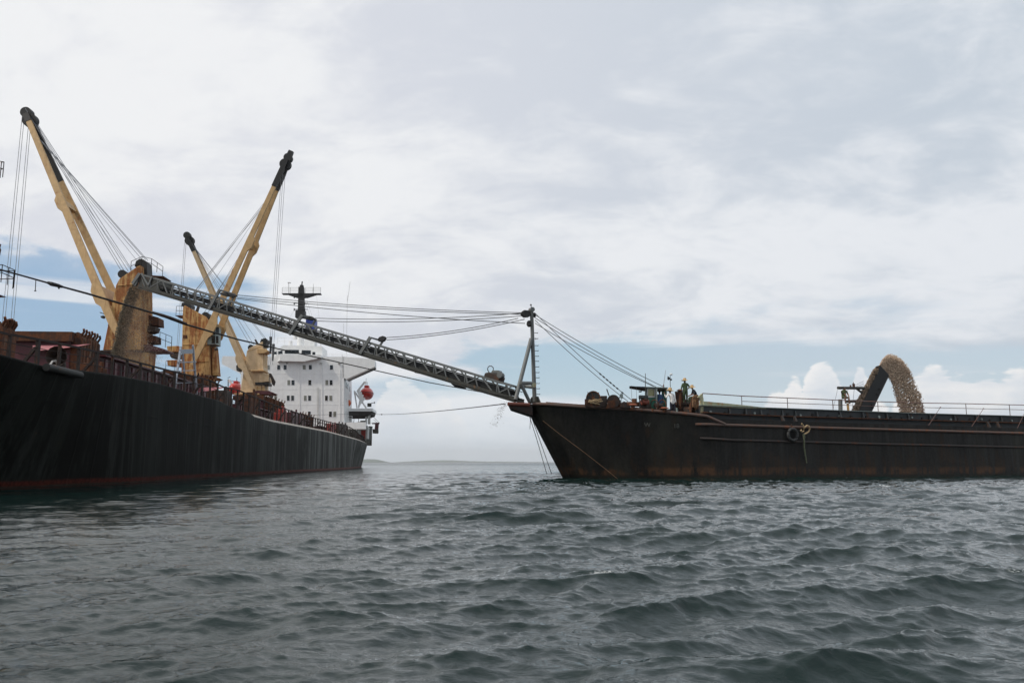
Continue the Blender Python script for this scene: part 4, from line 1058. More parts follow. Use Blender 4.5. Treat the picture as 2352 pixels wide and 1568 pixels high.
# aluminium ladder standing on deck by the rail
lad = thing('ladder', 'pale grey aluminium trestle ladder standing at the dark deck rail', 'ladder', SHIP.on_b(430, 900, 12.6))
L = lambda px, py, t_=12.6: SHIP.on_b(px, py, t_)
for a, b_ in (((415.5, 796), (390 + 9, 905)), ((443, 793), (452, 905))):
    g = MB(); g.bar(L(*a), L(*b_), .16, .12, SHIP.e2); g.build('ladder_rail', M_ALU, lad)
g = MB(); g.bar(L(420, 812, 12.1), L(423, 850, 12.1), .14, .1, SHIP.e2); g.bar(L(423, 850, 12.1), L(424, 880, 11.9), .14, .1, SHIP.e2); g.build('ladder_rear_leg', M_ALU, lad)
for (x0, y0, x1, y1, w) in ((413, 806, 445, 805, .22), (413, 811, 446, 810, .1), (408, 832, 450, 831, .07), (405, 852, 450, 850, .05), (402, 880, 451, 878, .05)):
    g = MB(); g.bar(L(x0, y0), L(x1, y1), .07, w, UP); g.build('rung', M_ALU, lad)

# ================================================================== BARGE
BOOT = 0
barge = thing('barge', 'rust stained black cargo barge with raked bow and long coaming', 'barge', BARGE.w(0, 0, 0))
BHB = 6.0
def bhb(a):                                     # half breadth of the deck at a metres aft of the stem
    if a <= 0: return 0.7
    return min(BHB, 0.7 + (BHB - .7) * min(1, a / 11.0) ** 0.62)
def on_side(px, py, fb=bhb, off=0.0):
    """world point where the sight line through a pixel column meets the curved side"""
    best = None; lo, hi = -1.0, 60.0
    for _ in range(50):
        mid = (lo + hi) / 2
        if proj(BARGE.w(mid, -fb(mid) - off, 3.0))[0] < px: lo = mid
        else: hi = mid
    a = (lo + hi) / 2; P = BARGE.w(a, -fb(a) - off, 0)
    n = Vector((P.x, P.y, 0)).normalized()
    q = hit(px, py, P, n)
    return a, q.z
gun = [on_side(px, py) for px, py in ((1222, 927), (1300, 931.5), (1346, 934.7), (1450, 939.5), (1520, 945), (1585, 951), (1623, 955.5))]
a_end, z_end = gun[-1]
UPS = [on_side(px, py) for px, py in ((1600, 974), (1667, 976), (1813, 980.5), (2000, 985.5), (2352, 995))]
LOS = [on_side(px, py) for px, py in ((1610, 1006), (1667, 1010), (1813, 1014), (2000, 1019), (2352, 1027))]
COA = [on_side(px, py, lambda a: bhb(a) - .75) for px, py in ((1600, 931), (1667, 935.7), (1813, 941.6), (2000, 946.5), (2352, 955))]
def ext(tab, a):
    if a > tab[-1][0]:
        (x0, y0), (x1, y1) = tab[-2], tab[-1]; return y1 + (y1 - y0) / (x1 - x0) * (a - x1) * .3
    return interp(tab, a)
a_kink = UPS[0][0] + 1.4
def bdeck(a):                                   # sheer line of the side plating
    if a <= a_end: return ext(gun, a)
    return max(ext(UPS, a) + .42, ext(gun, a_end) - (a - a_end) * .5)
sz0, sz1 = None, None
d_bot = hit(1290, 1094, BARGE.w(0, 0, 0), BARGE.e2)
rake = BARGE.loc(d_bot)[0] + .4
def bhull_sec(a_top):
    pass
hm = MB(); rows = []
LEN = 62.0
a_list = [0, .15, .5, 1, 1.6, 2.4, 3.4, 4.6, 6, 7.5, 9, 11, 13] + list(np.arange(14, LEN, 1.0)) + [a_end, a_end + .4, a_end + 1.2]
a_list = sorted(set(float(x) for x in a_list))
NZ = 9
def bside(a, f, sg):
    """f 0 at keel .. 1 at deck; bow frames rake forward with height"""
    zt = bdeck(a); z = -1.6 + (zt + 1.6) * f
    k = max(0.0, 1 - a / 14.0)
    x = a + rake * 1.0 * (1 - max(0, min(1, (z + 0.0) / zt))) * k + (rake * .35 * (-z / 1.6) * k if z < 0 else 0)
    hb = bhb(a) * (1 - .22 * k * (1 - f))
    return BARGE.w(x, sg * hb, z)
for sg in (-1, 1):
    vs = []; fs = []
    for a in a_list:
        for j in range(NZ): vs.append(bside(a, j / (NZ - 1), sg))
    for i in range(len(a_list) - 1):
        for j in range(NZ - 1):
            f = (i * NZ + j, (i + 1) * NZ + j, (i + 1) * NZ + j + 1, i * NZ + j + 1); fs.append(f if sg < 0 else f[::-1])
    hm.add(vs, fs)
hm.add([bside(0, j / (NZ - 1), -1) for j in range(NZ)] + [bside(0, j / (NZ - 1), 1) for j in range(NZ)], [(j, j + 1, NZ + j + 1, NZ + j) for j in range(NZ - 1)])
def barge_mat():
    m = bpy.data.materials.new('rust_stained_barge_paint'); m.use_nodes = True
    T = NT(m.node_tree); b = T.n['Principled BSDF']
    tc = T.new('ShaderNodeTexCoord').outputs['Object']
    sp_ = T.new('ShaderNodeSeparateXYZ', ins={0: tc}).outputs
    st = T.noise(T.mapping(tc, (1.0, 1.0, 0.10)), 1.0, 7, 0.65, 0.2)
    st2 = T.noise(T.mapping(tc, (2.6, 2.6, 0.22), (4, 2, 1)), 1.0, 6, 0.65, 0.2)
    pt = T.noise(T.mapping(tc, (0.35, 0.35, 0.5), (2, 8, 1)), 1.0, 6, 0.6, 0.6)
    fine = T.noise(T.mapping(tc, (6, 6, 6)), 1.0, 4, 0.6)
    c = T.mix(T.ramp(T.math('ADD', T.math('MULTIPLY', st, .5), T.math('MULTIPLY', fine, .5)), 0.38, 0.68), (0.006, 0.0055, 0.005), (0.019, 0.017, 0.014))
    low = T.ramp(sp_[2], 0.3, 2.8, 1.0, 0.0)
    rv = T.math('ADD', T.math('ADD', T.math('MULTIPLY', st2, .6), T.math('MULTIPLY', pt, .4)), T.math('MULTIPLY', low, .09))
    wash = T.noise(T.mapping(tc, (.22, .22, .05), (8, 1, 3)), 1.0, 5, .6)
    c = T.mix(T.math('MULTIPLY', T.ramp(wash, .5, .66), .5), c, (0.036, 0.034, 0.024))
    c = T.mix(T.math('MULTIPLY', T.ramp(rv, 0.53, 0.68), 0.62), c, T.mix(fine, (0.030, 0.016, 0.009), (0.058, 0.033, 0.017)))
    band = T.ramp(T.math('ABSOLUTE', T.math('SUBTRACT', T.math('ADD', sp_[2], T.math('MULTIPLY', T.math('SUBTRACT', st2, .5), .5)), 0.52)), 0.12, 0.38, 1.0, 0.0)
    c = T.mix(T.math('MULTIPLY', T.math('MULTIPLY', band, T.ramp(T.math('ADD', T.math('MULTIPLY', st2, .5), T.math('MULTIPLY', pt, .5)), .44, .58)), .8), c, T.mix(fine, (0.060, 0.024, 0.010), (0.12, 0.062, 0.030)))
    c = T.mix(T.ramp(T.math('ADD', sp_[2], T.math('MULTIPLY', T.math('SUBTRACT', pt, .5), .3)), 0.10, 0.34, .9, 0.0), c, (0.010, 0.011, 0.007))
    T.set(b.inputs['Base Color'], c)
    T.set(b.inputs['Roughness'], T.ramp(st2, .3, .7, .55, .85))
    b.inputs['Specular IOR Level'].default_value = 0.35
    bp = T.new('ShaderNodeBump', ins={'Strength': .3, 'Distance': .12, 'Height': pt})
    bp2 = T.new('ShaderNodeBump', ins={'Strength': .25, 'Distance': .03, 'Height': fine, 'Normal': bp.outputs[0]})
    T.set(b.inputs['Normal'], bp2.outputs[0])
    return m
M_BARGE = barge_mat()
hm.build('hull', M_BARGE, barge, smooth=True)
dk = MB()
for a, b_ in zip(a_list, a_list[1:]):
    dk.add([BARGE.w(a, -bhb(a) + .05, bdeck(a) - .12), BARGE.w(b_, -bhb(b_) + .05, bdeck(b_) - .12), BARGE.w(b_, bhb(b_) - .05, bdeck(b_) - .12), BARGE.w(a, bhb(a) - .05, bdeck(a) - .12)], [(0, 1, 2, 3)])
dk.build('deck', M_RUST, barge)
M_PIPE = steel('rusted_rubbing_pipe', (0.085, 0.055, 0.045), rust=0.65, rustcol=(0.115, 0.045, 0.024), rough=0.65, dirt=.5, dirtcol=(.09, .05, .03), scale=1.6)
M_STRAKE = steel('dark_rubbing_strake', (0.032, 0.024, 0.021), rust=0.6, rustcol=(0.07, 0.028, 0.014), rough=0.65, dirt=.5, scale=1.4)
g = MB(); aa = list(np.linspace(0, a_end, 40))
g.tube([BARGE.w(a, -bhb(a) - .02, ext(gun, a)) for a in aa] + [BARGE.w(a_end + (UPS[0][0] + 2.2 - a_end) * .9, -BHB - .05, ext(UPS, a_end + 1.5) + .06)], .115, 12)
g.build('gunwale_pipe', M_PIPE, barge, smooth=True)
g = MB(); g.tube([BARGE.w(a, bhb(a) + .02, ext(gun, a)) for a in aa], .15, 10); g.build('gunwale_pipe', M_PIPE, barge, smooth=True)
g = MB(); a0 = UPS[0][0]
g.tube([BARGE.w(a0, -bhb(a0) + .12, ext(UPS, a0))] + [BARGE.w(a, -bhb(a) - .04, ext(UPS, a)) for a in np.linspace(a0 + .7, LEN - 1, 30)], .11, 12)
g.build('rubbing_strake', M_PIPE, barge, smooth=True)
g = MB(); a0 = LOS[0][0]
g.tube([BARGE.w(a0, -bhb(a0) + .12, ext(LOS, a0))] + [BARGE.w(a, -bhb(a) - .02, ext(LOS, a)) for a in np.linspace(a0 + .7, LEN - 1, 30)], .09, 12)
g.build('rubbing_strake', M_STRAKE, barge, smooth=True)
# inner deck edge / low bulwark by the bow
g = MB(); 
for a, b_ in zip(aa, aa[1:]):
    if a > .6: g.bar(BARGE.w(a, -bhb(a) + .7, bdeck(a) + .06), BARGE.w(b_, -bhb(b_) + .7, bdeck(b_) + .06), .08, .34)
g.build('deck_edge_plate', M_RUST, barge)
# bow platform carrying the boom foot
P0 = lambda px, py, b_=-1.3: BARGE.on_b(px, py, b_)
g = MB(); g.prism([P0(1166, 926), P0(1222, 927), P0(1224, 955), P0(1208, 950), P0(1172, 938)], Vector((.03, 2.5, 0))); g.build('bow_platform', M_RUSTDARK, barge, bevel=.04)
g = MB(); g.tube([P0(1167, 927.5), P0(1216, 929.5)], .13, 10); g.build('bow_platform_edge', steel('red_primer_pipe', (0.14, 0.035, 0.02), rust=.5, scale=2), barge, smooth=True)

# coaming of the cargo hold
def cz(a): return ext(COA, a)
tcm = BHB - .75
a_c0 = COA[0][0] + .2
g = MB()
p = [BARGE.w(a_c0, -tcm, bdeck(a_c0) - .2), BARGE.w(LEN - 2, -tcm, bdeck(LEN - 2) - .2), BARGE.w(LEN - 2, -tcm, cz(LEN - 2)), BARGE.w(40, -tcm, cz(40)), BARGE.w(30, -tcm, cz(30)), BARGE.w(a_c0, -tcm, cz(a_c0))]
g.prism(p, BARGE.e2 * .18)
M_COAM = steel('dull_blue_black_coaming_paint', (0.030, 0.036, 0.040), rust=.55, rustcol=(.07, .03, .015), rough=.7, dirt=.5, scale=1.2)
g.build('hold_coaming', M_COAM, barge)
g = MB(); g.prism([q + BARGE.e2 * (2 * tcm) for q in p], BARGE.e2 * .18); g.build('hold_coaming', M_COAM, barge)
g = MB(); g.prism([BARGE.w(a_c0, -tcm + .18, bdeck(a_c0) - .2), BARGE.w(a_c0, tcm, bdeck(a_c0) - .2), BARGE.w(a_c0, tcm, cz(a_c0) - .01), BARGE.w(a_c0, -tcm + .18, cz(a_c0) - .01)], BARGE.e1 * .18); g.build('hold_coaming', M_COAM, barge)
g = MB(); g.bar(BARGE.w(a_c0, -tcm - .03, cz(a_c0) + .02), BARGE.w(30, -tcm - .03, cz(30) + .02), .2, .04); g.bar(BARGE.w(30, -tcm - .03, cz(30) + .02), BARGE.w(LEN - 2, -tcm - .03, cz(LEN - 2) + .02), .2, .04); g.build('coaming_cap', M_GREYG, barge)
zc = lambda a, f: bdeck(a) + (cz(a) - bdeck(a)) * f
g = MB(); aa2 = list(np.arange(a_c0 + .2, LEN - 3, 2.0))
for a, b_ in zip(aa2, aa2[1:]):
    g.bar(BARGE.w(a, -tcm - .13, zc(a, .46)), BARGE.w(b_, -tcm - .13, zc(b_, .46)), .26, .07)
g.build('coaming_ledge', M_RUST, barge)
for px in [1690, 1728, 1763, 1813, 1843, 1893, 1947, 2000, 2055, 2105, 2155, 2212, 2262, 2320, 2375]:
    a, _ = on_side(px, 950); g = MB()
    g.prism([BARGE.w(a, -tcm - .01, zc(a, .5)), BARGE.w(a, -tcm - .24, zc(a, .5)), BARGE.w(a, -tcm - .1, zc(a, .97)), BARGE.w(a, -tcm - .01, zc(a, .97))], BARGE.e1 * .09)
    g.build('coaming_stay', M_COAM, barge)
rd = random.Random(4)
for i in range(26):
    a = a_c0 + 1 + i * 1.25 + rd.uniform(-.3, .3); g = MB(); z_ = zc(a, .62 + rd.uniform(-.06, .06))
    g.disc(BARGE.w(a, -tcm - .04, z_), BARGE.e2, .07 + .04 * rd.random(), .08, 10); g.build('coaming_clip', M_DARK if i % 3 else M_GREYG, barge)
for px in (1808, 1837, 2283, 2305):
    a, z_ = on_side(px, 960); g = MB()
    zu = ext(UPS, a); g.bar(BARGE.w(a, -BHB + .12, zu), BARGE.w(a, -tcm - .27, zc(a, .46)), .16, .16, BARGE.e1); g.build('mooring_post', M_STRAKE, barge)

# cream end plate and cream coaming top
g = MB(); Q = lambda px, py, b_=-tcm: BARGE.on_b(px, py, b_)
g.prism([Q(1609, 948), Q(1609, 914), Q(1603, 912), Q(1613, 903.5), Q(1616, 915), Q(1616, 948.5)], BARGE.e2 * .14)
M_CREAMG = steel('faded_cream_green_paint', (0.42, 0.42, 0.27), rust=.6, rustcol=(.30, .12, .04), rough=.65, dirt=.5, dirtcol=(.30, .24, .13), scale=1.5)
g.build('coaming_end_plate', M_CREAMG, barge)
g = MB(); g.prism([Q(1616.2, 921, -tcm - .05), Q(1660, 925, -tcm - .05), Q(1722, 931.5, -tcm - .05), Q(1760, 936, -tcm - .05), Q(1760, 938.2, -tcm - .05), Q(1702, 937, -tcm - .05), Q(1616.2, 932.5, -tcm - .05)], BARGE.e2 * .12)
g.build('cream_coaming_top', M_CREAMG, barge)

# pipe rail along the coaming
stan = [1706.8, 1811.9 + .5, 1917, 2021, 2124, 2224.4, 2325, 2424]
RLZ = [on_side(px, py, lambda a: bhb(a) - .9) for px, py in ((1616, 903), (1707, 909), (1813, 913.5), (1917, 918), (2021, 922), (2124, 925), (2224, 926.5), (2352, 929.5))]
tr = BHB - .9
RA = [on_side(px, 930, lambda a: bhb(a) - .9)[0] for px in stan]
M_RAILB = steel('thin_rusty_rail_pipe', (0.16, 0.10, 0.09), rust=.7, rustcol=(.14, .06, .04), rough=.6, scale=2)
g = MB(); g.tube([BARGE.w(a, -tr, z_) for a, z_ in RLZ] + [BARGE.w(RLZ[-1][0] + 12, -tr, RLZ[-1][1] + .1)], .032, 6); g.build('top_rail', M_RAILB, barge)
g = MB(); g.tube([BARGE.w(a, -tr, (ext(RLZ, a) * .58 + cz(a) * .42)) for a in RA], .022, 6); g.build('middle_rail', M_RAILB, barge)
g = MB(); g.tube([BARGE.w(RLZ[0][0], -tr, RLZ[0][1]), BARGE.w(RLZ[0][0], -tr, cz(RLZ[0][0]) - .2)], .03, 6); g.build('rail_post', M_RAILB, barge)
for a in RA:
    g = MB(); g.tube([BARGE.w(a, -tr, ext(RLZ, a)), BARGE.w(a, -tr, cz(a))], .026, 6); g.build('rail_post', M_RAILB, barge)
for px0, py0, px1, py1 in ((2160, 935, 2132, 978), (2259, 938, 2232, 979), (2362 - 4, 938, 2336, 984)):
    g = MB(); t_ = -tcm - .35; g.tube([BARGE.on_b(px0, py0, t_), BARGE.on_b(px1, py1, t_)], .018, 6); g.sphere(BARGE.on_b(px0, py0, t_), .05, 8, 6); g.build('sounding_rod', M_RAILB, barge)

# faded lettering on the bow plating
M_LETTER = plain('faded_hull_lettering', (0.060, 0.060, 0.052), 0.8, .35, 8)
def letter(ch, px, py, size):
    a, z_ = on_side(px, py)
    cu = bpy.data.curves.new('lettering', 'FONT'); cu.body = ch; cu.size = size; cu.extrude = .006; cu.align_x = 'CENTER'; cu.align_y = 'CENTER'
    tmp = bpy.data.objects.new('lettering', cu); COL.objects.link(tmp)
    bpy.context.view_layer.update()
    me = bpy.data.meshes.new_from_object(tmp.evaluated_get(bpy.context.evaluated_depsgraph_get()))
    bpy.data.objects.remove(tmp)
    # tangent of the side at a
    pA = BARGE.w(a - .3, -bhb(a - .3), 0); pB = BARGE.w(a + .3, -bhb(a + .3), 0); tx = (pB - pA).normalized(); nz = tx.cross(UP)
    k = max(0.0, 1 - a / 14.0)
    c = BARGE.w(a, -bhb(a) - .03, z_); 
    me.transform(Matrix(((tx.x, 0, nz.x, c.x - ORG[barge.name].x), (tx.y, 0, nz.y, c.y - ORG[barge.name].y), (0, 1, 0, c.z), (0, 0, 0, 1))))
    me.materials.append(M_LETTER)
    o = bpy.data.objects.new('lettering', me); COL.objects.link(o); o.parent = barge; ORG[o.name] = ORG[barge.name]
letter('W', 1487, 976, .42); letter('18', 1553.5, 978, .42)
# ================================================================== LONG BOOM CONVEYOR
BA = BARGE.on_b(1200, 905, 0.0)                  # foot, over the bow platform
BT = atY(322, 645, 70.0)                         # head, above the ship
bh = Vector((BT.x - BA.x, BT.y - BA.y, 0)).normalized()
bp = Vector((bh.y, -bh.x, 0)); 
if bp.y > 0: bp = -bp                            # towards the camera
boom_n = bp
def onboom(px, py, off=0.0):                     # point on the vertical plane through the boom
    return hit(px, py, BA + bp * off, bp)
boom = thing('boom_conveyor', 'long grey lattice conveyor boom reaching from the barge bow over the ship', 'conveyor', BA)
BW = .85
edge_top = [(322, 629), (545, 683), (880, 783), (1179, 888)]
edge_bot = [(318, 655), (545, 716), (880, 820), (1182, 917)]
def ptop(t, off): return edge_pt(edge_top, t, off)
def edge_pt(tab, t, off):
    px = tab[0][0] + (tab[-1][0] - tab[0][0]) * t
    return onboom(px, interp(tab, px), off)
# use straight chords through the world for true trusses
Tt0, Tt1 = onboom(322, 629.5, BW), onboom(1179, 887, BW)
Tb0, Tb1 = onboom(318, 656, BW), onboom(1184, 916.5, BW)
def ct(t, side): return Tt0.lerp(Tt1, t) + bp * (BW * side - BW)
def cb(t, side): return Tb0.lerp(Tb1, t) + bp * (BW * side - BW)
NB = 14
for side in (1, -1):
    g = MB(); g.bar(ct(0, side), ct(1, side), .10, .14); g.build('top_chord', M_GREY, boom)
    g = MB(); g.bar(cb(0, side), cb(1, side), .12, .22); g.build('bottom_chord', M_GREYD, boom)
    # lattice of one side frame
    ws = MB()
    for i in range(NB):
        t0 = (i + .02) / NB; tm = (i + .5) / NB; t1 = (i + .98) / NB
        u = [t0, (t0 + tm) / 2, tm, (tm + t1) / 2, t1]
        if i % 1 == 0:
            ws.bar(ct(u[0], side), cb(u[1] + .004, side), .07, .09); ws.bar(cb(u[1] + .012, side), ct(u[2], side), .07, .07)
            ws.bar(ct(u[2], side), cb(u[2] + .002, side), .07, .08)
            ws.bar(cb(u[1] + .012, side), ct(u[4], side) , .06, .07)
            ws.bar(ct(u[3] + .004, side), cb(u[3] + .008, side), .06, .07)
    ws.build('side_lattice', M_GREY, boom)
    g = MB(); q = .56; g.bar(ct(0, side).lerp(cb(0, side), .3), ct(1, side).lerp(cb(1, side), .3), .035, .05); g.build('hand_line', M_GREYD, boom)
g = MB()
for i in range(NB * 2 + 1):
    t = i / (NB * 2); g.bar(ct(t, 1), ct(t, -1), .06, .08); g.bar(cb(t, 1) - UP * .1, cb(t, -1) - UP * .1, .08, .1)
g.build('cross_members', M_GREYD, boom)
g = MB()
d0 = lambda t, f: ct(t, 0).lerp(cb(t, 0), f)
g.bar(d0(.02, .60), d0(.985, .60), 1.3, .36); g.build('belt', M_BELT, boom)
g = MB(); g.bar(d0(.02, .98), d0(.97, 1.0), 1.2, .05); g.build('return_belt', M_BELT, boom)
g = MB()
for i in range(56):
    t = .03 + i / 58; g.tube([d0(t, .72) - bp * .6, d0(t, .72) + bp * .6], .055, 6)
g.build('idler_rollers', M_SOOT, boom)
# underside channel in oily dark paint
for side in (1, -1):
    g = MB(); g.bar(cb(.0, side) - UP * .2, cb(1, side) - UP * .2, .2, .08); g.build('chord_flange', M_GREYD, boom)
# head hood and discharge chute
g = MB(); g.prism([ct(0, 1) , cb(0, 1), cb(.07, 1), ct(.055, 1)], -bp * (2 * BW)); g.build('head_hood', M_GREYD, boom)
g = MB(); hp = [onboom(x, y, BW + .12) for x, y in ((306, 656), (320, 628), (323, 629), (311, 656))]; g.prism(hp, -bp * .2)
g.bar(onboom(321, 629, BW + .1), onboom(305, 652, BW + .1), .16, .3); g.build('head_frame', M_GREY, boom)
for px0, py0, px1, py1 in ((325, 628, 341, 655), (341, 655, 349, 635)):
    g = MB(); g.bar(onboom(px0, py0, BW + .08), onboom(px1, py1, BW + .08), .08, .14); g.build('hood_brace', M_GREY, boom)
for px, py in ((372, 660), (462 + 40, 707), (672, 752), (768 + 90, 800), (955, 853), (1047, 886)):
    g = MB(); c = onboom(px, py + 0, 0); g.prism([onboom(px - 12, py - 6, BW * .9), onboom(px + 4, py - 2, BW * .9), onboom(px + 3, py + 4, BW * .9), onboom(px - 2, py + 3, BW * .9)], -bp * (BW * 1.8)); g.build('return_roller_bracket', M_SOOT, boom)
# hanger portals where the stays pull
PORT = []
for px, yt, bx, by in ((505, 665, 480, 710), (694, 724, 664, 768), (851, 774, 827, 812)):
    a = onboom(px, yt, BW + .1); b_ = onboom(bx, by, BW + .1); PORT.append(a - bp * (BW + .1))
    g = MB(); g.bar(a, b_, .12, .24); g.bar(a - bp * (2 * BW + .2), b_ - bp * (2 * BW + .2), .10, .14); g.bar(a - UP * .04, a - UP * .04 - bp * (2 * BW + .2), .10, .10)
    g.build('hanger_portal', M_GREY, boom)
def block(name, label, p, q, w, h, grp='pulley blocks of the boom stays', mat=None):
    p, q = Vector(p), Vector(q); d = (q - p).normalized(); sv = bp; nv = d.cross(sv)
    t = MB(); 
    t.add(*girder(p, q, sv, [(0, -h * .25, h * .25, w * .5), (.25, -h * .5, h * .5, w), (.7, -h * .55, h * .55, w), (.9, -h * .3, h * .3, w * .8), (1, -h * .15, h * .15, w * .5)]))
    o = t.build(name, mat or M_SOOT, None, bevel=.03, loc=p); return tag(o, label, 'pulley block', grp)
block('pulley_block', 'black pulley block at the upper end of the boom stays, beside the crane jib', onboom(506, 674), onboom(545, 680), .24, .30)
block('pulley_block', 'black pulley block above the middle of the boom, by the blue funnel', onboom(694, 727), onboom(724, 733), .24, .30)
block('pulley_block', 'round hanging block on a chain above the lower half of the boom', onboom(869, 781), onboom(887, 776), .28, .38)
ch = MB(); ch.tube([PORT[2], onboom(862, 779), onboom(870, 781)], .05, 6); tag(ch.build('chain', M_SOOT, None, loc=PORT[2]), 'short chain between the boom and the round hanging block', 'chain')
# drive pack on the boom
dvp = thing('drive_unit', 'dark motor unit with a wire loop on the lower end of the boom', 'motor', onboom(1127, 870))
g = MB(); g.prism([onboom(x, y, .5) for x, y in ((1111, 862), (1114, 856), (1123, 854), (1146, 860), (1149, 866), (1144, 880), (1115, 871))], -bp * 1.0); g.build('gearbox', M_GRIME, dvp, bevel=.05)
g = MB(); g.disc(onboom(1150, 862, .3), bp, .22, .5, 14); g.prism([onboom(x, y, .35) for x, y in ((1127, 856), (1130, 850), (1145, 850), (1146, 858))], -bp * .7); g.build('motor', M_GREY, dvp, bevel=.03)
g = MB(); g.tube([onboom(x, y) for x, y in ((1124, 856), (1120, 849), (1120.5, 844), (1124, 840.5), (1129, 840.5), (1133, 844), (1133, 849), (1130, 857))], .035, 6); g.build('lifting_loop', M_WIRE, dvp)

# ================================================================== BOW MAST
MO = BARGE.on_b(1227, 920, 0.0)
mast = thing('bow_mast', 'grey tubular mast with raking brace standing on the barge bow', 'mast', MO)
MA = lambda px, py, b_=0.0: BARGE.on_b(px, py, b_)
g = MB(); p0, p1 = MA(1228, 922), MA(1221, 713); g.tube([p0, p1], [.15, .125], 20); g.build('post', M_GREY, mast, smooth=True)
g = MB(); g.tube([p1, p1 + UP * .12], .16, 16); g.disc(p1 + UP * .05, BARGE.e2, .17, .4, 14); g.build('mast_head', M_GREY, mast, smooth=True)
g = MB(); g.tube([p1, MA(1219.5, 700)], .03, 6); g.tube([MA(1217.8, 700), MA(1221, 700)], .05, 6); g.build('light_staff', M_GREYD, mast)
for so in (-1.2, 1.2):
    g = MB(); g.tube([MA(1220, 778), MA(1184, 918).lerp(BARGE.on_b(1184, 918, so), .8)], .14, 18); g.build('raking_brace', M_GREY, mast, smooth=True)
g = MB(); a = MA(1196, 879, -1.0); g.tube([a, MA(1223, 880, -.1)], .12, 14); g.tube([MA(1198, 886, .9), MA(1225, 889, .1)], .12, 14); g.build('horizontal_strut', M_GREY, mast, smooth=True)
g = MB(); g.disc(MA(1226, 884, -.24), BARGE.e2, .17, .12, 14); g.build('flange_end', M_CREAMG, mast)
g = MB(); g.tube([MA(1196, 880, -.95), MA(1216, 922, -.8)], .12, 14); g.build('back_strut', M_GREY, mast, smooth=True)
g = MB(); g.prism([MA(1222, 911), MA(1232, 911), MA(1243, 925), MA(1214, 925)], BARGE.e2 * .1); g.prism([MA(1227, 911) - BARGE.e2 * .5, MA(1227, 911) + BARGE.e2 * .5, MA(1227, 925) + BARGE.e2 * .9, MA(1227, 925) - BARGE.e2 * .9], BARGE.e1 * .1); g.build('foot_gusset', M_GREYD, mast)
for i, y in enumerate([764, 777, 793, 805, 817.5, 829, 842, 855, 867, 880, 892, 905]):
    xm = 1221 + (y - 713) / 209 * 7
    g = MB(); c = MA(xm, y); g.tube([c, c + BARGE.e1 * .42], .022, 6); g.tube([c + BARGE.e1 * .42 - BARGE.e2 * .0, c + BARGE.e1 * .42 + UP * .05], .022, 6); g.build('step', M_GREYD, mast)
g = MB(); g.tube([MA(1229, 778), MA(1230.5, 776), MA(1231, 779), MA(1229, 780)], .02, 5); g.build('ring_bolt', M_GREYD, mast)
block('pulley_block', 'black pulley block hung left of the bow mast head', MA(1219, 721), MA(1196, 720.5), .3, .46)
block('pulley_block', 'small snatch block on the bow mast below the head', MA(1216, 736), MA(1214.5, 751), .22, .30)
block('pulley_block', 'small block on the right side of the bow mast head', MA(1226, 718), MA(1228, 729), .22, .22)

# ------------------------------------------------------------------ stays, lines and cables
def cable(pts, r, name, label, cat, grp=None, mat=None, seg=6):
    g = MB(); g.tube(pts, r, seg); return tag(g.build(name, mat or M_WIRE, None, loc=pts[0]), label, cat, grp)
gs = 'boom stay wires running to the bow mast'
SW1 = onboom(545, 680); SW2 = onboom(724, 733); SW3 = onboom(885, 777)
for k, (a, b_, lab) in enumerate(((onboom(545, 677.5), MA(1197, 718.2), 'topmost long stay wire from the bow mast to the upper boom block'), (onboom(545, 683), MA(1200, 722), 'second long stay wire just under the topmost, bow mast to upper boom block'), (onboom(530, 684), MA(1206, 742.5), 'long stay wire slanting down to the snatch block on the bow mast'),
        (onboom(724, 730.5), MA(1196, 719.5), 'upper of the two level wires from the block by the blue funnel'), (onboom(724, 737), MA(1199, 725.5), 'lower of the two level wires from the block by the blue funnel'),
        (onboom(888, 775), MA(1190, 731), 'upper wire rising from the round hanging block to the bow mast'), (onboom(888, 780.5), MA(1205, 733), 'lower wire rising from the round hanging block to the bow mast'))):
    cable(sag(a, b_, .22), .026, 'stay_wire', lab, 'cable', gs)
gb = 'backstay wires from the mast head down to the barge deck'
for (x0, y0, x1, y1, b_, lab) in ((1228, 722, 1526, 889, -3.5, 'uppermost backstay from the mast head to the green cabin roof'), (1228, 729, 1507, 888.5, -3.6, 'second backstay from the mast head to the green cabin roof'), (1229, 742, 1501, 887, -3.7, 'lowest backstay reaching the green cabin roof'), (1228, 718, 1455, 922, -4.2, 'steep backstay with wrapped lower end, mast head to deck'), (1229, 735, 1443, 922, -4.3, 'lowest steep backstay ending behind the winches')):
    a, c = MA(x0, y0), BARGE.on_b(x1, y1, b_)
    cable(sag(a, c, .18), .022, 'backstay', lab, 'cable', gb)
g = MB(); a, c = MA(1228, 718), BARGE.on_b(1455, 922, -4.2); sg_ = sag(a, c, .18, 60)
for t in (40, 42, 44, 46, 48, 50, 53): g.tube([sg_[t], sg_[t + 1]], .05, 6)
tag(g.build('wire_clamps', M_SOOT, None, loc=a), 'dark wire clamps on the steep backstay', 'clamp')
g = MB(); g.tube([a.lerp(c, .95) + UP * .0, a.lerp(c, .9) + UP * 0], .05, 6)
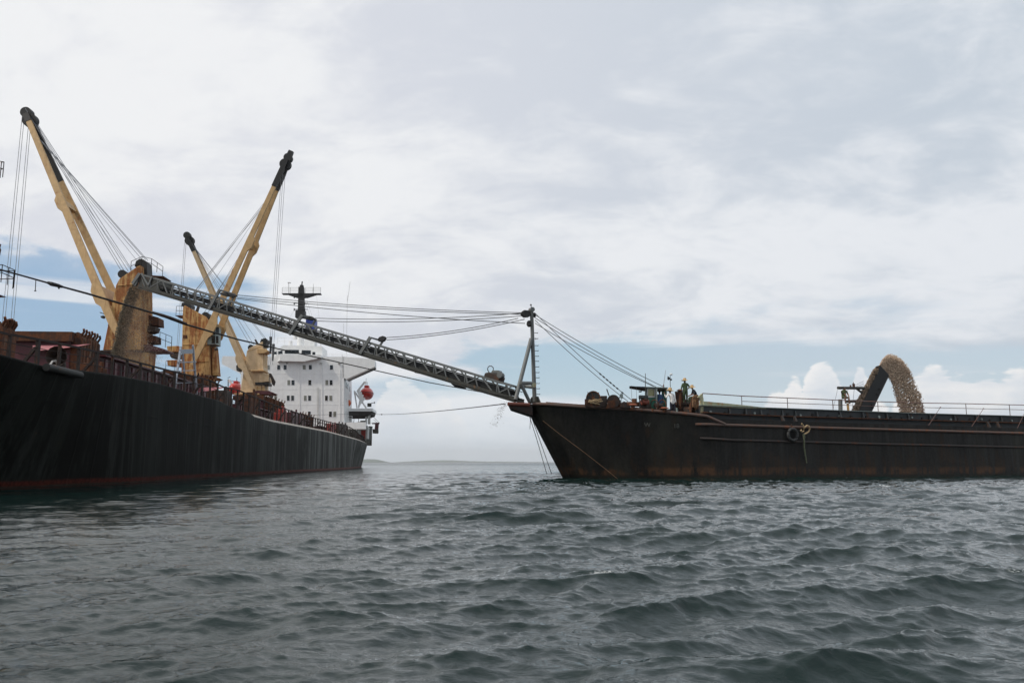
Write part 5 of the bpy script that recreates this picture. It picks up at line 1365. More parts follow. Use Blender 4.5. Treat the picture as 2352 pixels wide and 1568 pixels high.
# big mooring line from the ship across the picture
R0 = atY(-60, 596, 40); R1 = BARGE.on_b(1150, 916, -1.3)
pts = [atY(0, 619, 42.5), atY(40, 630, 43), atY(115, 651, 44), atY(200, 674, 45.5), atY(369, 724, 48), atY(420, 743, 49), atY(545, 779, 50.5), atY(640, 801, 52), atY(860, 850, 54.5), atY(985, 878, 55.5), atY(1100, 899, 56.5), atY(1170, 912, 57)]
pts = [atY(-260, 560, 38)] + pts
cable(pts, [.04, .045, .045, .05, .06, .06, .06, .05, .04, .033, .03, .03, .03], 'mooring_line', 'thick dark mooring line slanting across in front of cranes and superstructure', 'rope', None, M_SOOT, 8)
g = MB(); g.tube([atY(109, 648.5, 44), atY(118, 652, 44.05), atY(134, 656, 44.3), atY(144, 659, 44.4)], [.07, .12, .10, .07], 8)
g.tube([atY(132, 655, 44.3), atY(136, 663, 44.3)], .05, 6)
tag(g.build('rope_knot', M_SOOT, None, loc=atY(125, 654, 44)), 'thick knotted splice on the mooring line at upper left', 'knot')
g = MB(); g.tube([atY(82.5, 642, 43.5), atY(81, 668, 43.5)], .022, 5); g.tube([atY(79, 668, 43.5), atY(83, 668, 43.5)], .03, 5)
tag(g.build('hanging_cord', M_SOOT, None, loc=atY(82, 642, 43.5)), 'short cord dangling from the mooring line at upper left', 'cord')
g = MB(); g.tube([atY(350, 717, 47.8), atY(372, 724, 48), atY(392, 730, 48.3), atY(428, 744, 49)], [.07, .10, .09, .09], 8); tag(g.build('rope_sleeve', M_GRIME, None, loc=atY(372, 724, 48)), 'frayed chafing sleeve on the mooring line in front of the first crane', 'rope sleeve')
# stern line
cable(sag(b6(1060, 1000, SB), BARGE.on_b(1160, 927, -1.2), .3, 20), .035, 'stern_line', 'thin nearly level line from the ship stern to the barge bow', 'rope', None, M_WIRE)
g = MB(); q0, q1 = b6(1060, 1000, SB), BARGE.on_b(1160, 927, -1.2); v = (q1 - q0)
sp_ = sag(q0, q1, .3, 20); g.tube([sp_[3] + (sp_[4] - sp_[3]) * .7, sp_[4], sp_[4] + (sp_[5] - sp_[4]) * .2], [.05, .13, .05], 8); tag(g.build('line_splice', M_SOOT, None, loc=sp_[4]), 'small splice knot on the level stern line', 'knot')
cable([SHIP.w(40, 13, 6.5), sp(700, 953, SF - 6), sp(790, 951, SF - 1.5), b6(760, 1003, SB - .2), b6(1060, 1000, SB)], .03, 'stern_line', 'inboard stretch of the stern line crossing the white house front', 'rope', None, M_WIRE)
# anchor lines under the bow and tan rope on the bow flank
cable([BARGE.on_b(1216, 955, -.2), BARGE.on_b(1232, 1005, -.2), BARGE.on_b(1256, 1088, -.2)], .022, 'anchor_line', 'left one of two thin lines dropping from the bow platform to the sea', 'rope', 'thin lines under the bow')
cable([BARGE.on_b(1219, 953, .1), BARGE.on_b(1238, 1005, .1), BARGE.on_b(1267, 1088, .1)], .022, 'anchor_line', 'right one of two thin lines dropping from the bow platform to the sea', 'rope', 'thin lines under the bow')
cable([BARGE.on_b(1219, 953, 0), BARGE.on_b(1217, 985, 0)], .02, 'rope_end', 'short loose rope end hanging below the bow platform', 'rope')
tp = []
for px, py in ((1247, 966), (1285, 996), (1340, 1037), (1390, 1076), (1418, 1099)):
    tp.append(hit(px, py, BARGE.w(0, -6.15, 0), BARGE.e2))
cable(tp, .016, 'bow_rope', 'thin tan rope slanting down across the barge bow into the sea', 'rope', None, M_ROPEB)

# ================================================================== BARGE FOREDECK
def D(px, py, b_): return BARGE.on_b(px, py, b_)
e1, e2 = BARGE.e1, BARGE.e2
e2_true = e2; e2 = Vector((.14, .99, 0)).normalized()      # gear here faces the sea
# reel winch nearest the bow
w1 = thing('reel_winch', 'dark spoked reel winch in a rusty cradle, nearest the mast', 'winch', D(1362, 931, -4.0), 'winches on the barge foredeck')
c = D(1362.8, 914.5, -4.0)
g = MB(); g.disc(c, e2, .46, .06, 24); g.build('reel_flange', M_SOOT, w1); g = MB(); g.disc(c + e2 * .9, e2, .46, .06, 24); g.build('reel_flange', M_SOOT, w1)
g = MB(); g.disc(c + e2 * .45, e2, .30, .86, 20); g.build('wire_coil', M_GRIME, w1)
g = MB(); g.torus(c - e2 * .05, e2, .46, .04, 24, 6); g.build('reel_rim', M_RUST, w1)
g = MB()
for k in range(8):
    a = k * math.pi / 4 + .3; r_ = e1 * math.cos(a) + UP * math.sin(a); g.bar(c - e2 * .06, c - e2 * .06 + r_ * .44, .04, .05, e2)
g.disc(c - e2 * .08, e2, .09, .1, 12)
for a in (.75, 2.4): 
    r_ = e1 * math.cos(a) + UP * math.sin(a); g.bar(c + r_ * .46, c + r_ * .60, .04, .06, e2)
g.build('spokes', M_RUST, w1)
g = MB(); g.prism([D(1343, 916, -4.25), D(1377, 916, -4.25), D(1378, 933, -4.25), D(1343, 931, -4.25)], e2 * .12); g.prism([D(1343, 916, -4.25) + e2 * 1.4, D(1377, 916, -4.25) + e2 * 1.4, D(1378, 933, -4.25) + e2 * 1.4, D(1343, 931, -4.25) + e2 * 1.4], e2 * .12); g.prism([D(1343, 916, -4.12), D(1345, 916, -4.12), D(1345, 931, -4.12), D(1343, 931, -4.12)], e2 * 1.2); g.build('cradle', M_RUST, w1)
g = MB(); rd = random.Random(3)
for k in range(12):
    x = 1345 + rd.uniform(0, 26); y = 918 + rd.uniform(0, 9); g.tube([D(x, y, -4.32), D(x + 8, y + rd.uniform(-2, 2), -4.38), D(x + 14, y + rd.uniform(-3, 3), -4.32)], .028, 5)
tag(g.build('rope_coil', M_ROPE, None, loc=D(1355, 922, -4.3)), 'loose tan rope flaked over the cradle of the reel winch', 'rope')
# second drum winch
w2 = thing('drum_winch', 'solid rusty drum winch with upright lever, between reel winch and cabin', 'winch', D(1408, 933, -3.9), 'winches on the barge foredeck')
c = D(1409, 921, -3.9)
for k in (0, 1.0): g = MB(); g.disc(c + e2 * k, e2, .44, .08, 22); g.build('drum_flange', M_RUSTDARK, w2)
g = MB(); g.disc(c + e2 * .5, e2, .34, .94, 20); g.build('drum', M_RUSTDARK, w2)
g = MB(); g.prism([D(1396, 920, -4.0), D(1426, 918, -4.0), D(1427, 937, -4.0), D(1393, 936, -4.0)], e2 * .1); g.build('side_frame', M_RUST, w2)
g = MB(); g.bar(D(1399, 909, -4.1), D(1393.5, 893, -4.1), .07, .06, e2); g.build('brake_lever', M_GRIME, w2)
g = MB(); g.prism([D(1378, 912, -3.7), D(1394, 912, -3.7), D(1394, 934, -3.7), D(1378, 934, -3.7)], e2 * .7); g.tube([D(1380, 911, -3.6), D(1394, 911, -3.6)], .08, 8); g.build('engine_block', M_GRIME, w2, bevel=.04)
g = MB(); g.bar(D(1422, 915, -4.1), D(1427, 903, -4.1), .05, .05, e2); g.build('brake_lever', M_GRIME, w2)
bx = MB(); bx.prism([D(1424, 905, -4.2), D(1431, 904, -4.2), D(1431, 914, -4.2), D(1425, 914, -4.2)], e2 * .25); bx.prism([D(1427, 914, -4.15), D(1428, 914, -4.15), D(1428, 934, -4.15), D(1427, 934, -4.15)], e2 * .05)
tag(bx.build('switch_box', M_GREYG, None, loc=D(1427, 910, -4.2)), 'small pale switch box on a thin post right of the drum winch', 'box')
# low machinery clutter
lm = thing('windlass', 'low rusty windlass with two knobs right of the drum winch', 'winch', D(1445, 936, -4.3), 'winches on the barge foredeck')
g = MB(); g.prism([D(x, y, -4.4) for x, y in ((1424, 936), (1426, 925), (1433, 921), (1441, 924), (1447, 928), (1448, 938))], e2 * .8); g.build('gear_case', M_GRIME, lm, bevel=.04)
g = MB(); g.disc(D(1446, 928, -4.3), e1, .16, .5, 12); g.disc(D(1457, 923, -4.3), UP, .17, .45, 12); g.disc(D(1457, 928, -4.3), e1, .17, .7, 12); g.build('warping_drum', M_RIB, lm)
def bollard(px, py_top, py_bot, rr_, lab):
    t = thing('mushroom_bollard', lab, 'bollard', D(px, py_bot, -5.1), 'rusty orange mushroom bollards')
    a = D(px, py_bot + 3, -5.1); b_ = D(px, py_top + 3, -5.1); top = D(px, py_top, -5.1)
    g = MB(); g.tube([a, b_], .13, 14); g.build('stem', M_RUST, t, smooth=True)
    g = MB(); g.tube([b_, b_ + UP * .03, top], [.2, rr_, rr_ * .75], 18); g.build('cap', steel('orange_primer', (0.36, 0.10, 0.045), rust=.5, rustcol=(.22, .07, .03), scale=3), t, smooth=True)
bollard(1453.8, 928, 936, .30, 'orange mushroom bollard left of the engine table'); bollard(1526.5, 935.5, 943, .30, 'orange mushroom bollard by the white shirted man')
g = MB(); g.tube([D(1499, 945, -5.2), D(1499, 938, -5.2)], .07, 8); tag(g.build('deck_post', M_RIB, None, loc=D(1499, 945, -5.2)), 'short pale deck post in front of the green cabin', 'post')
# engine table
et = thing('engine_stand', 'dark grey bench over a small engine left of the green cabin', 'engine', D(1478, 938, -4.6))
g = MB(); g.prism([D(1467, 907, -4.7), D(1488.5, 907.5, -4.7), D(1489, 914.5, -4.7), D(1467, 914, -4.7)], e2 * .9); g.build('bench_top', steel('dark_slate_paint', (.05, .055, .055), rust=.3, scale=3), et, bevel=.03)
for x in (1468, 1486): g = MB(); g.prism([D(x, 914, -4.65), D(x + 2.5, 914, -4.65), D(x + 2.5, 937, -4.65), D(x, 937, -4.65)], e2 * .1); g.build('leg', M_GRIME, et)
g = MB(); g.disc(D(1481, 923, -4.5), e1, .2, .5, 14); g.build('motor', steel('dull_red_motor', (.2, .045, .025), rust=.4, scale=4), et)
g = MB(); g.prism([D(1470, 926, -4.4), D(1494, 927, -4.4), D(1494, 940, -4.4), D(1470, 939, -4.4)], e2 * .6); g.disc(D(1481, 917, -4.5), UP, .26, .1, 12); g.build('engine_block', M_GRIME, et, bevel=.04)
# hose reel with wheel
hr_ = thing('cable_reel', 'rusty open reel at the foot of the cabin door', 'reel', D(1511, 940, -4.6))
for x in (1503, 1521): g = MB(); g.torus(D(x, 930, -4.6), e1 + e2 * .3, .36, .035, 20, 6); g.build('reel_ring', M_RUST, hr_)
g = MB(); g.disc(D(1512, 931, -4.6), e1 + e2 * .3, .16, .62, 12); g.build('reel_core', M_GRIME, hr_)

# green cabin
cb_ = thing('deck_cabin', 'small green and grey control cabin with awning on the barge', 'cabin', D(1508, 938, -3.9))
bN, dep = -3.9, 1.9
def cabf(poly, name, mat, b0=bN, d=.06, par=None, bevel=0): 
    g = MB(); g.prism([D(x, y, b0) for x, y in poly], e2 * d); return g.build(name, mat, par or cb_, bevel=bevel)
cabf([(1484, 912.5), (1508.5, 912.5), (1508.5, 940), (1484, 940)], 'lower_panel', M_GREEN)
cabf([(1484, 889), (1488, 889), (1488, 912.3), (1484, 912.3)], 'wall', M_GREYG)
cabf([(1504, 891.5), (1509, 891.5), (1509, 912.3), (1504, 912.3)], 'wall', M_GREYG)
wn = cabf([(1487, 891), (1504.5, 891), (1504.5, 893), (1487, 893)], 'window', M_GREYG, bN - .03, .08)
cabf([(1486.6, 909.2), (1504.5, 909.2), (1504.5, 912.4), (1486.6, 912.4)], 'frame', M_GREYW, bN - .03, .08, wn)
cabf([(1486.6, 893), (1488.4, 893), (1488.4, 909.2), (1486.6, 909.2)], 'frame', M_GREYW, bN - .03, .08, wn); cabf([(1502.8, 893), (1504.5, 893), (1504.5, 909.2), (1502.8, 909.2)], 'frame', M_GREYW, bN - .03, .08, wn)
cabf([(1488.4, 893), (1502.8, 893), (1502.8, 909.2), (1488.4, 909.2)], 'pane', M_PANE, bN, .02, wn)
dr = cabf([(1505.5, 891), (1510, 891), (1510, 938), (1506.5, 938)], 'door', M_GREYG, bN - .12, .05)
g = MB(); g.tube([D(1507.5, 896, bN - .16), D(1507.5, 908, bN - .16)], .02, 6); g.build('handle', M_GREYW, dr)
for x in (1530, 1484.2): cabf([(x, 889), (x + 2.2, 889), (x + 2.2, 940), (x, 940)], 'corner_post', M_GREYG, bN, .08)
cabf([(1509, 889), (1530, 889), (1530, 892.5), (1509, 892.5)], 'door_lintel', M_GREYG, bN, .08)
g = MB(); far = bN + dep
FA = lambda px, py: D(px, py, bN) + e2 * dep
g.prism([FA(1484, 889), FA(1500, 889), FA(1500, 940), FA(1484, 940)], e2 * .05); g.prism([FA(1500, 912), FA(1534, 912), FA(1534, 940), FA(1500, 940)], e2 * .05); g.prism([FA(1522, 889), FA(1534, 889), FA(1534, 912), FA(1522, 912)], e2 * .05); g.prism([FA(1500, 889), FA(1522, 889), FA(1522, 894), FA(1500, 894)], e2 * .05)
g.build('rear_wall', M_GREEN, cb_)
g = MB(); g.prism([D(1484, 889, bN + .1), D(1484, 940, bN + .1), D(1484, 940, bN + .1) + e2 * 1.75, D(1484, 889, bN + .1) + e2 * 1.75], e1 * .05); g.build('side_wall', M_GREEN, cb_)
g = MB(); g.prism([D(1482, 887.6, bN - .15), D(1533.5, 889, bN - .15), D(1534, 891, bN - .15), D(1482, 889.8, bN - .15)], e2 * 2.3); g.build('roof', M_GREYG, cb_, bevel=.01)
g = MB(); g.prism([D(1445.5, 886.6, bN - .1), D(1450, 886, bN - .1), D(1470, 888, bN - .1), D(1484, 888.5, bN - .1), D(1484, 893.5, bN - .1), D(1470, 891, bN - .1), D(1452, 887.6, bN - .1)], e2 * 1.9); g.build('awning', M_DARK, cb_)
g = MB(); g.prism([D(1462, 887.0, bN - .05), D(1484, 887.8, bN - .05), D(1484, 888.5, bN - .05), D(1462, 887.6, bN - .05)], e2 * 1.8); g.build('tarpaulin', M_TARP, cb_)
for x in (1449.8, 1461.2): g = MB(); g.tube([D(x, 888, bN - .05), D(x + 1.5, 921, bN - .05)], .012, 5); g.build('awning_cord', M_WIREL, cb_)
g = MB(); g.sphere(D(1470.5, 899, bN), (.12, .08, .05), 10, 6); g.tube([D(1472, 899, bN), D(1476, 896, bN)], .012, 5); g.build('lamp', M_SOOT, cb_)
g = MB(); g.tube([D(1482.3, 909, bN - .2), D(1482.4, 857, bN - .2)], [.035, .02], 6); tag(g.build('antenna_pole', M_GREYD, None, loc=D(1482, 909, bN - .2)), 'thin grey pole rising at the left corner of the cabin', 'pole')
g = MB(); g.tube([D(1524, 889, bN + .3), D(1524.3, 883, bN + .3)], .045, 6); g.tube([D(1524.3, 883, bN + .3), D(1529, 850, bN + .3)], [.016, .01], 5); tag(g.build('whip_antenna', M_RAILB, None, loc=D(1524, 889, bN + .3)), 'slanting whip antenna on the cabin roof', 'antenna')
lp = thing('light_pole', 'thin pole with globe lamp and floodlight right of the cabin', 'lamp', D(1540, 935, -3.2))
g = MB(); g.tube([D(1540, 938, -3.2), D(1539.3, 862, -3.2)], .022, 6); g.build('pole', M_GREYD, lp)
g = MB(); g.sphere(D(1541.5, 859.3, -3.2), (.12, .12, .07), 12, 8); g.build('globe_lamp', M_GLOBE, lp, smooth=True)
g = MB(); g.prism([D(x, y, -3.3) for x, y in ((1533.5, 863.5), (1537.5, 866), (1540, 868.5), (1537, 872), (1533.3, 870.5))], e2 * .3); g.build('floodlight', M_SOOT, lp); g = MB(); g.sphere(D(1541.5, 871.5, -3.2), .07, 8, 6); g.build('bracket', M_SOOT, lp)

# rusty screen, posts and rope heap by the coaming end
sc_ = thing('steel_screen', 'dark rusty steel screen behind the green clad man', 'screen', D(1558, 938, -2.6))
g = MB(); g.prism([D(1550, 898.5, -2.6), D(1574, 899, -2.6), D(1576, 940, -2.6), D(1554, 940, -2.6)], e2 * .08); g.build('plate', M_RUST, sc_)
g = MB(); g.prism([D(1540, 915, -2.4), D(1592, 918, -2.4), D(1592, 942, -2.4), D(1540, 940, -2.4)], e2 * .5); g.build('tank', M_GRIME, sc_, bevel=.05)
bp_ = thing('capstan_post', 'tall rusty post with mushroom top under the green clad man hand', 'post', D(1561, 940, -3.2))
g = MB(); g.tube([D(1562, 940, -3.2), D(1562, 898, -3.2)], .11, 12); g.build('post', M_RUST, bp_, smooth=True)
g = MB(); g.tube([D(1561.8, 899, -3.2), D(1561.8, 897, -3.2), D(1561.8, 893.5, -3.2)], [.1, .26, .1], 14); g.build('cap', M_RUST, bp_, smooth=True)
rh = thing('rope_heap', 'thick brown hawsers draped in a tall heap beside the cream plate', 'rope', D(1590, 945, -4.9))
rd = random.Random(8)
g = MB()
g.prism([D(x, y, -4.75) for x, y in ((1584, 941), (1587, 925), (1592, 912), (1600, 910), (1605, 912), (1606, 944))], e2 * .7); g.build('core_frame', M_GRIME, rh)
for k in range(26):
    x0 = 1587 + rd.uniform(0, 18); x1 = x0 + rd.uniform(-8, 4); b_ = -4.95 + rd.uniform(-.12, .12)
    yt = 909 + rd.uniform(-2, 6) + max(0, (1592 - x0)) * 1.6
    g = MB(); g.tube([D(x0 + 2, yt + 3, b_ + .3), D(x0, yt, b_ + .1), D(x0 * .6 + x1 * .4, yt + 12, b_), D(x1 + rd.uniform(-1, 1), 936 + rd.uniform(-4, 6), b_ - .03)], .05, 6); g.build('rope_strand', M_ROPEB if k % 3 else M_RUST, rh)
g = MB(); g.tube([D(1586, 946, -5.2), D(1586, 930, -5.2)], .09, 8); tag(g.build('deck_post', M_RIB, None, loc=D(1586, 946, -5.2)), 'short rust streaked post at the foot of the rope heap', 'post')
g = MB(); g.tube([D(1555, 946, -5.3), D(1554, 936, -5.3)], .06, 8); tag(g.build('deck_post', M_GREYG, None, loc=D(1555, 946, -5.3)), 'short grey post right of the white shirted man legs', 'post')

e2 = e2_true
# tyre fender and rope on the hull side
a_, z_ = on_side(1816, 998); c = BARGE.w(a_, -BHB - .22, z_)
ty = thing('tyre_fender', 'worn black tyre hung on the barge side', 'tyre', c)
g = MB(); g.torus(c, e2, .40, .105, 32, 12); g.build('tyre', M_RUBBER, ty, smooth=True)
g = MB(); g.tube([c + UP * .48 - e2 * .02, c + UP * .75 + e2 * .12, BARGE.w(a_ - .05, -BHB - .1, ext(UPS, a_) + .1)], .03, 6); g.build('hanging_strap', M_RUST, ty)
def S(px, py, off=.22): 
    a, z = on_side(px, py); return BARGE.w(a, -BHB - off, z)
rp = thing('mooring_rope', 'frayed rope looped on the strake and hanging down the barge side', 'rope', S(1838, 980))
g = MB(); g.tube([S(1835, 987, .3), S(1832.5, 989, .3), S(1836, 992, .25), S(1841, 990, .25), S(1842, 984, .25), S(1839, 976, .3), S(1836, 972, .3), S(1835, 975, .3)], .045, 8); g.build('loop', M_ROPE, rp, smooth=True)
g = MB(); g.tube([S(1843, 982, .25), S(1847, 977, .34), S(1851, 979, .36), S(1853, 985, .34), S(1851, 991, .3), S(1846, 995, .26), S(1841, 997, .24)], .055, 8); g.build('loop', M_ROPE, rp, smooth=True)
g = MB(); g.sphere(S(1841, 999, .24), .1, 8, 6); g.sphere(S(1841.5, 1003, .24), .09, 8, 6); g.tube([S(1841, 999), S(1841.5, 1007), S(1842.5, 1025, .14), S(1844.5, 1043, .12), S(1847, 1063, .12)], [.07, .06, .06, .055, .05], 8); g.build('hanging_end', M_ROPEG, rp, smooth=True)

# ================================================================== FEED CONVEYOR AT THE HOLD
FB = -3.0
def F(px, py, b_=FB): return D(px, py, b_)
fc = thing('feed_conveyor', 'steep black conveyor throwing stones, dirt caked along its left edge', 'conveyor', F(1980, 950))
VX = Vector((.58, 1.3, 0))
g = MB(); g.prism([F(1964, 962), F(2022, 839), F(2042, 860), F(1993, 962)], VX); g.build('conveyor_casing', M_SOOT, fc, bevel=.03)
g = MB(); g.prism([F(1948, 962, FB + .05), F(2001, 856, FB + .05), F(2012, 841, FB + .05), F(2024, 838, FB + .05), F(1967, 962, FB + .05)], VX * .9); g.build('belt_side', steel('mud_caked_belt', (.10, .07, .05), rust=.6, rustcol=(.12, .06, .035), rough=.9, dirt=.7, scale=4, bump=.8), fc)
rd = random.Random(5); g = MB()
for k in range(420):
    t = rd.random(); w_ = rd.random(); x = 1949 + 60 * t + 9 * w_; y = 957 - 114 * t + 6 * w_
    c = F(x, y, FB - rd.uniform(-.03, .06)); r_ = rd.uniform(.03, .10)
    g.sphere(c, (r_, r_ * .8, r_ * 1.3), 5, 3)
g.build('caked_dirt', plain('dried_grey_brown_mud', (.20, .145, .10), .95, .5, 6), fc)
g = MB()
for x, y in ((2021, 893), (2003, 930), (2016, 905), (2005, 936)):
    g = MB(); g.disc(F(x, y, FB - .05), e2, .07, .1, 8); g.build('bolt_head', M_SOOT, fc)
pf = thing('pipe_frame', 'tubular frame left of the steep conveyor, a man sitting on it', 'frame', F(1930, 946))
g = MB(); g.tube([F(1924.5, 890.5, -3.1), F(1985, 891, -3.1)], .115, 12); g.build('top_tube', M_GREYD, pf, smooth=True)
g = MB(); g.tube([F(1966, 891, -3.1), F(1980, 902, -3.1)], .09, 10); g.build('tube_brace', M_GREYD, pf, smooth=True)
g = MB(); g.tube([F(1945, 921.5, -2.9), F(1985, 920.5, -2.9)], .115, 12); g.build('lower_tube', M_GREYD, pf, smooth=True)
g = MB(); g.tube([F(1931, 960, -3.1), F(1930, 917, -3.1)], .16, 14); g.build('post', M_GREY, pf, smooth=True)
g = MB(); g.tube([F(1950, 960, -3.2), F(1947, 926, -3.2)], .09, 10); g.build('post', M_RUSTYCREAM, pf, smooth=True)
g = MB(); g.tube([F(1954, 890, -3.1), F(1953.5, 884, -3.1)], .07, 8); g.tube([F(1961, 889, -3.1), F(1960.5, 881, -3.1)], .11, 8); g.tube([F(1960, 881, -3.1), F(1960, 877.5, -3.1)], .03, 6); g.build('clamp', M_RUST, pf)
for x0, y0, x1, y1 in ((1924, 893, 1912, 945), (1962, 893, 1957, 945), (1965, 884, 1984, 875), (1966, 888, 1984, 880), (1968, 890, 1984, 884), (1948, 893, 1944, 915)):
    g = MB(); g.tube([F(x0, y0, -3.1), F(x1, y1, -3.1)], .014, 5); g.build('guy_wire', M_WIREL, pf)

# ================================================================== PEOPLE
def person(label, joints, zones, origin, ux, uy, mats, hat=None, face=None, h_scale=1.0):
    """joints: name -> (x, y, z, radius) with x to the right, y away, z up, in metres; zones: edge -> material slot"""
    org = Vector(origin)
    def wp(x, y, z): return ux * x * h_scale + uy * y * h_scale + UP * z * h_scale
    names = list(joints); idx = {n: i for i, n in enumerate(names)}
    vs = [tuple(wp(*joints[n][:3])) for n in names]; rs = [joints[n][3] for n in names]
    es = [(idx[a], idx[b]) for a, b, _ in zones]; ez = [z for _, _, z in zones]
    # hands with fingers
    for side in ('l', 'r'):
        w_, h_ = 'wrist_' + side, 'hand_' + side
        if h_ not in idx: continue
        a = Vector(vs[idx[w_]]); b_ = Vector(vs[idx[h_]]); d = (b_ - a).normalized()
        s_ = d.cross(uy).normalized() if abs(d.dot(uy)) < .95 else d.cross(UP).normalized()
        for k, off in enumerate((-.03, -.01, .01, .03)):
            L_ = (.06, .072, .068, .052)[k]
            p1 = b_ + s_ * off; p2 = p1 + d * L_ * .6 + uy * -.005; p3 = p1 + d * L_ + uy * .018
            n0 = len(vs); vs += [tuple(p1), tuple(p2), tuple(p3)]; rs += [.010, .009, .008]
            es += [(idx[h_], n0), (n0, n0 + 1), (n0 + 1, n0 + 2)]; ez += [0, 0, 0]
        p1 = a.lerp(b_, .5) - s_ * .035; p2 = p1 + d * .04 - s_ * .015
        n0 = len(vs); vs += [tuple(p1), tuple(p2)]; rs += [.012, .010]; es += [(idx[w_], n0), (n0, n0 + 1)]; ez += [0, 0]
    me = bpy.data.meshes.new('person'); me.from_pydata(vs, es, []); me.update()
    tmp = bpy.data.objects.new('tmp', me); COL.objects.link(tmp)
    tmp.modifiers.new('skin', 'SKIN'); sd = tmp.modifiers.new('sub', 'SUBSURF'); sd.levels = 2; sd.render_levels = 2
    if not me.skin_vertices:
        me.skin_vertices.new() if hasattr(me.skin_vertices, 'new') else None
    lay = me.skin_vertices[0].data
    for i, r_ in enumerate(rs):
        rr2 = r_ if not isinstance(r_, tuple) else r_
        lay[i].radius = (rr2, rr2) if not isinstance(rr2, tuple) else rr2
        lay[i].use_root = (i == 0)
    bpy.context.view_layer.update()
    m2 = bpy.data.meshes.new_from_object(tmp.evaluated_get(bpy.context.evaluated_depsgraph_get()))
    bpy.data.objects.remove(tmp)
    m2.name = 'person'; m2.materials.clear()
    for m_ in mats: m2.materials.append(m_)
    P = [(Vector(vs[a]), Vector(vs[b_]), z, (rs[a] if not isinstance(rs[a], tuple) else max(rs[a]), rs[b_] if not isinstance(rs[b_], tuple) else max(rs[b_]))) for (a, b_), z in zip(es, ez)]
    for poly in m2.polygons:
        c = poly.center; best = 1e9; bz = 0
        for a, b_, z, (ra, rb) in P:
            ab = b_ - a; t = max(0, min(1, (c - a).dot(ab) / max(ab.length_squared, 1e-9)))
            dd = (c - a - ab * t).length - (ra + (rb - ra) * t)
            if dd < best: best = dd; bz = z
        poly.material_index = bz; poly.use_smooth = True
    o = bpy.data.objects.new('person', m2); COL.objects.link(o); o.location = org; ORG[o.name] = org
    tag(o, label, 'person', 'men working on the barge')
    hd = Vector(org) + wp(*joints['head'][:3])
    # hair and face
    k = h_scale
    if hat != 'bare':
        hb_, tilt = hat or (0.0, 0.0)
        g = MB(); ax = (ux * math.cos(tilt) + UP * math.sin(tilt)).normalized(); az_ = (UP * math.cos(tilt) - ux * math.sin(tilt)).normalized(); ay = uy
        c = hd + az_ * .06 * k
        n = 24; ring = []
        for rr3, zz3 in ((.09, .14), (.095, .10), (.10, .03), (.105, .0), (.16, -.008), (.215, -.03), (.215, -.038), (.16, -.018), (.10, -.010)):
            ring.append([c + (ax * math.cos(2 * math.pi * i / n) + ay * math.sin(2 * math.pi * i / n)) * rr3 * k * 1.15 + az_ * (zz3 + (.02 * math.cos(2 * 2 * math.pi * i / n) if rr3 > .15 else 0)) * k for i in range(n)])
        vv = [p for r_ in ring for p in r_] + [c + az_ * .155 * k]
        ff = [(i * n + j, i * n + (j + 1) % n, (i + 1) * n + (j + 1) % n, (i + 1) * n + j) for i in range(len(ring) - 1) for j in range(n)] + [(j, (j + 1) % n, len(vv) - 1) for j in range(n)]
        g.add(vv, ff); g.build('straw_hat', M_STRAW, o, smooth=True)
        g = MB(); g.tube([c + az_ * .012 * k, c + az_ * .035 * k], .122 * k, 20); g.build('hat_band', M_HAIR, o)
    g = MB(); g.sphere(hd + uy * .02 * k * (face or -1) * -1 + UP * .035 * k, (.082 * k, .098 * k, .095 * k), 14, 10, (ux, uy, UP)); g.build('hair', M_HAIR, o, smooth=True)
    f = Vector(uy) * (face if face else -1)
    g = MB()
    g.sphere(hd + f * .098 * k - UP * .01 * k, (.012 * k, .02 * k, .022 * k), 8, 6, (ux, uy, UP)); 
    for s in (-1, 1): g.sphere(hd + ux * s * .078 * k - UP * .005 * k, (.012 * k, .02 * k, .03 * k), 8, 6, (ux, uy, UP))
    g.build('nose_and_ears', M_SKIN, o, smooth=True)
    g = MB()
    for s in (-1, 1): g.sphere(hd + f * .086 * k + ux * s * .03 * k + UP * .018 * k, (.012 * k, .008 * k, .007 * k), 6, 5, (ux, uy, UP))
    g.sphere(hd + f * .088 * k - UP * .045 * k, (.022 * k, .008 * k, .005 * k), 8, 5, (ux, uy, UP)); g.build('eyes_and_mouth', M_HAIR, o)
    return o
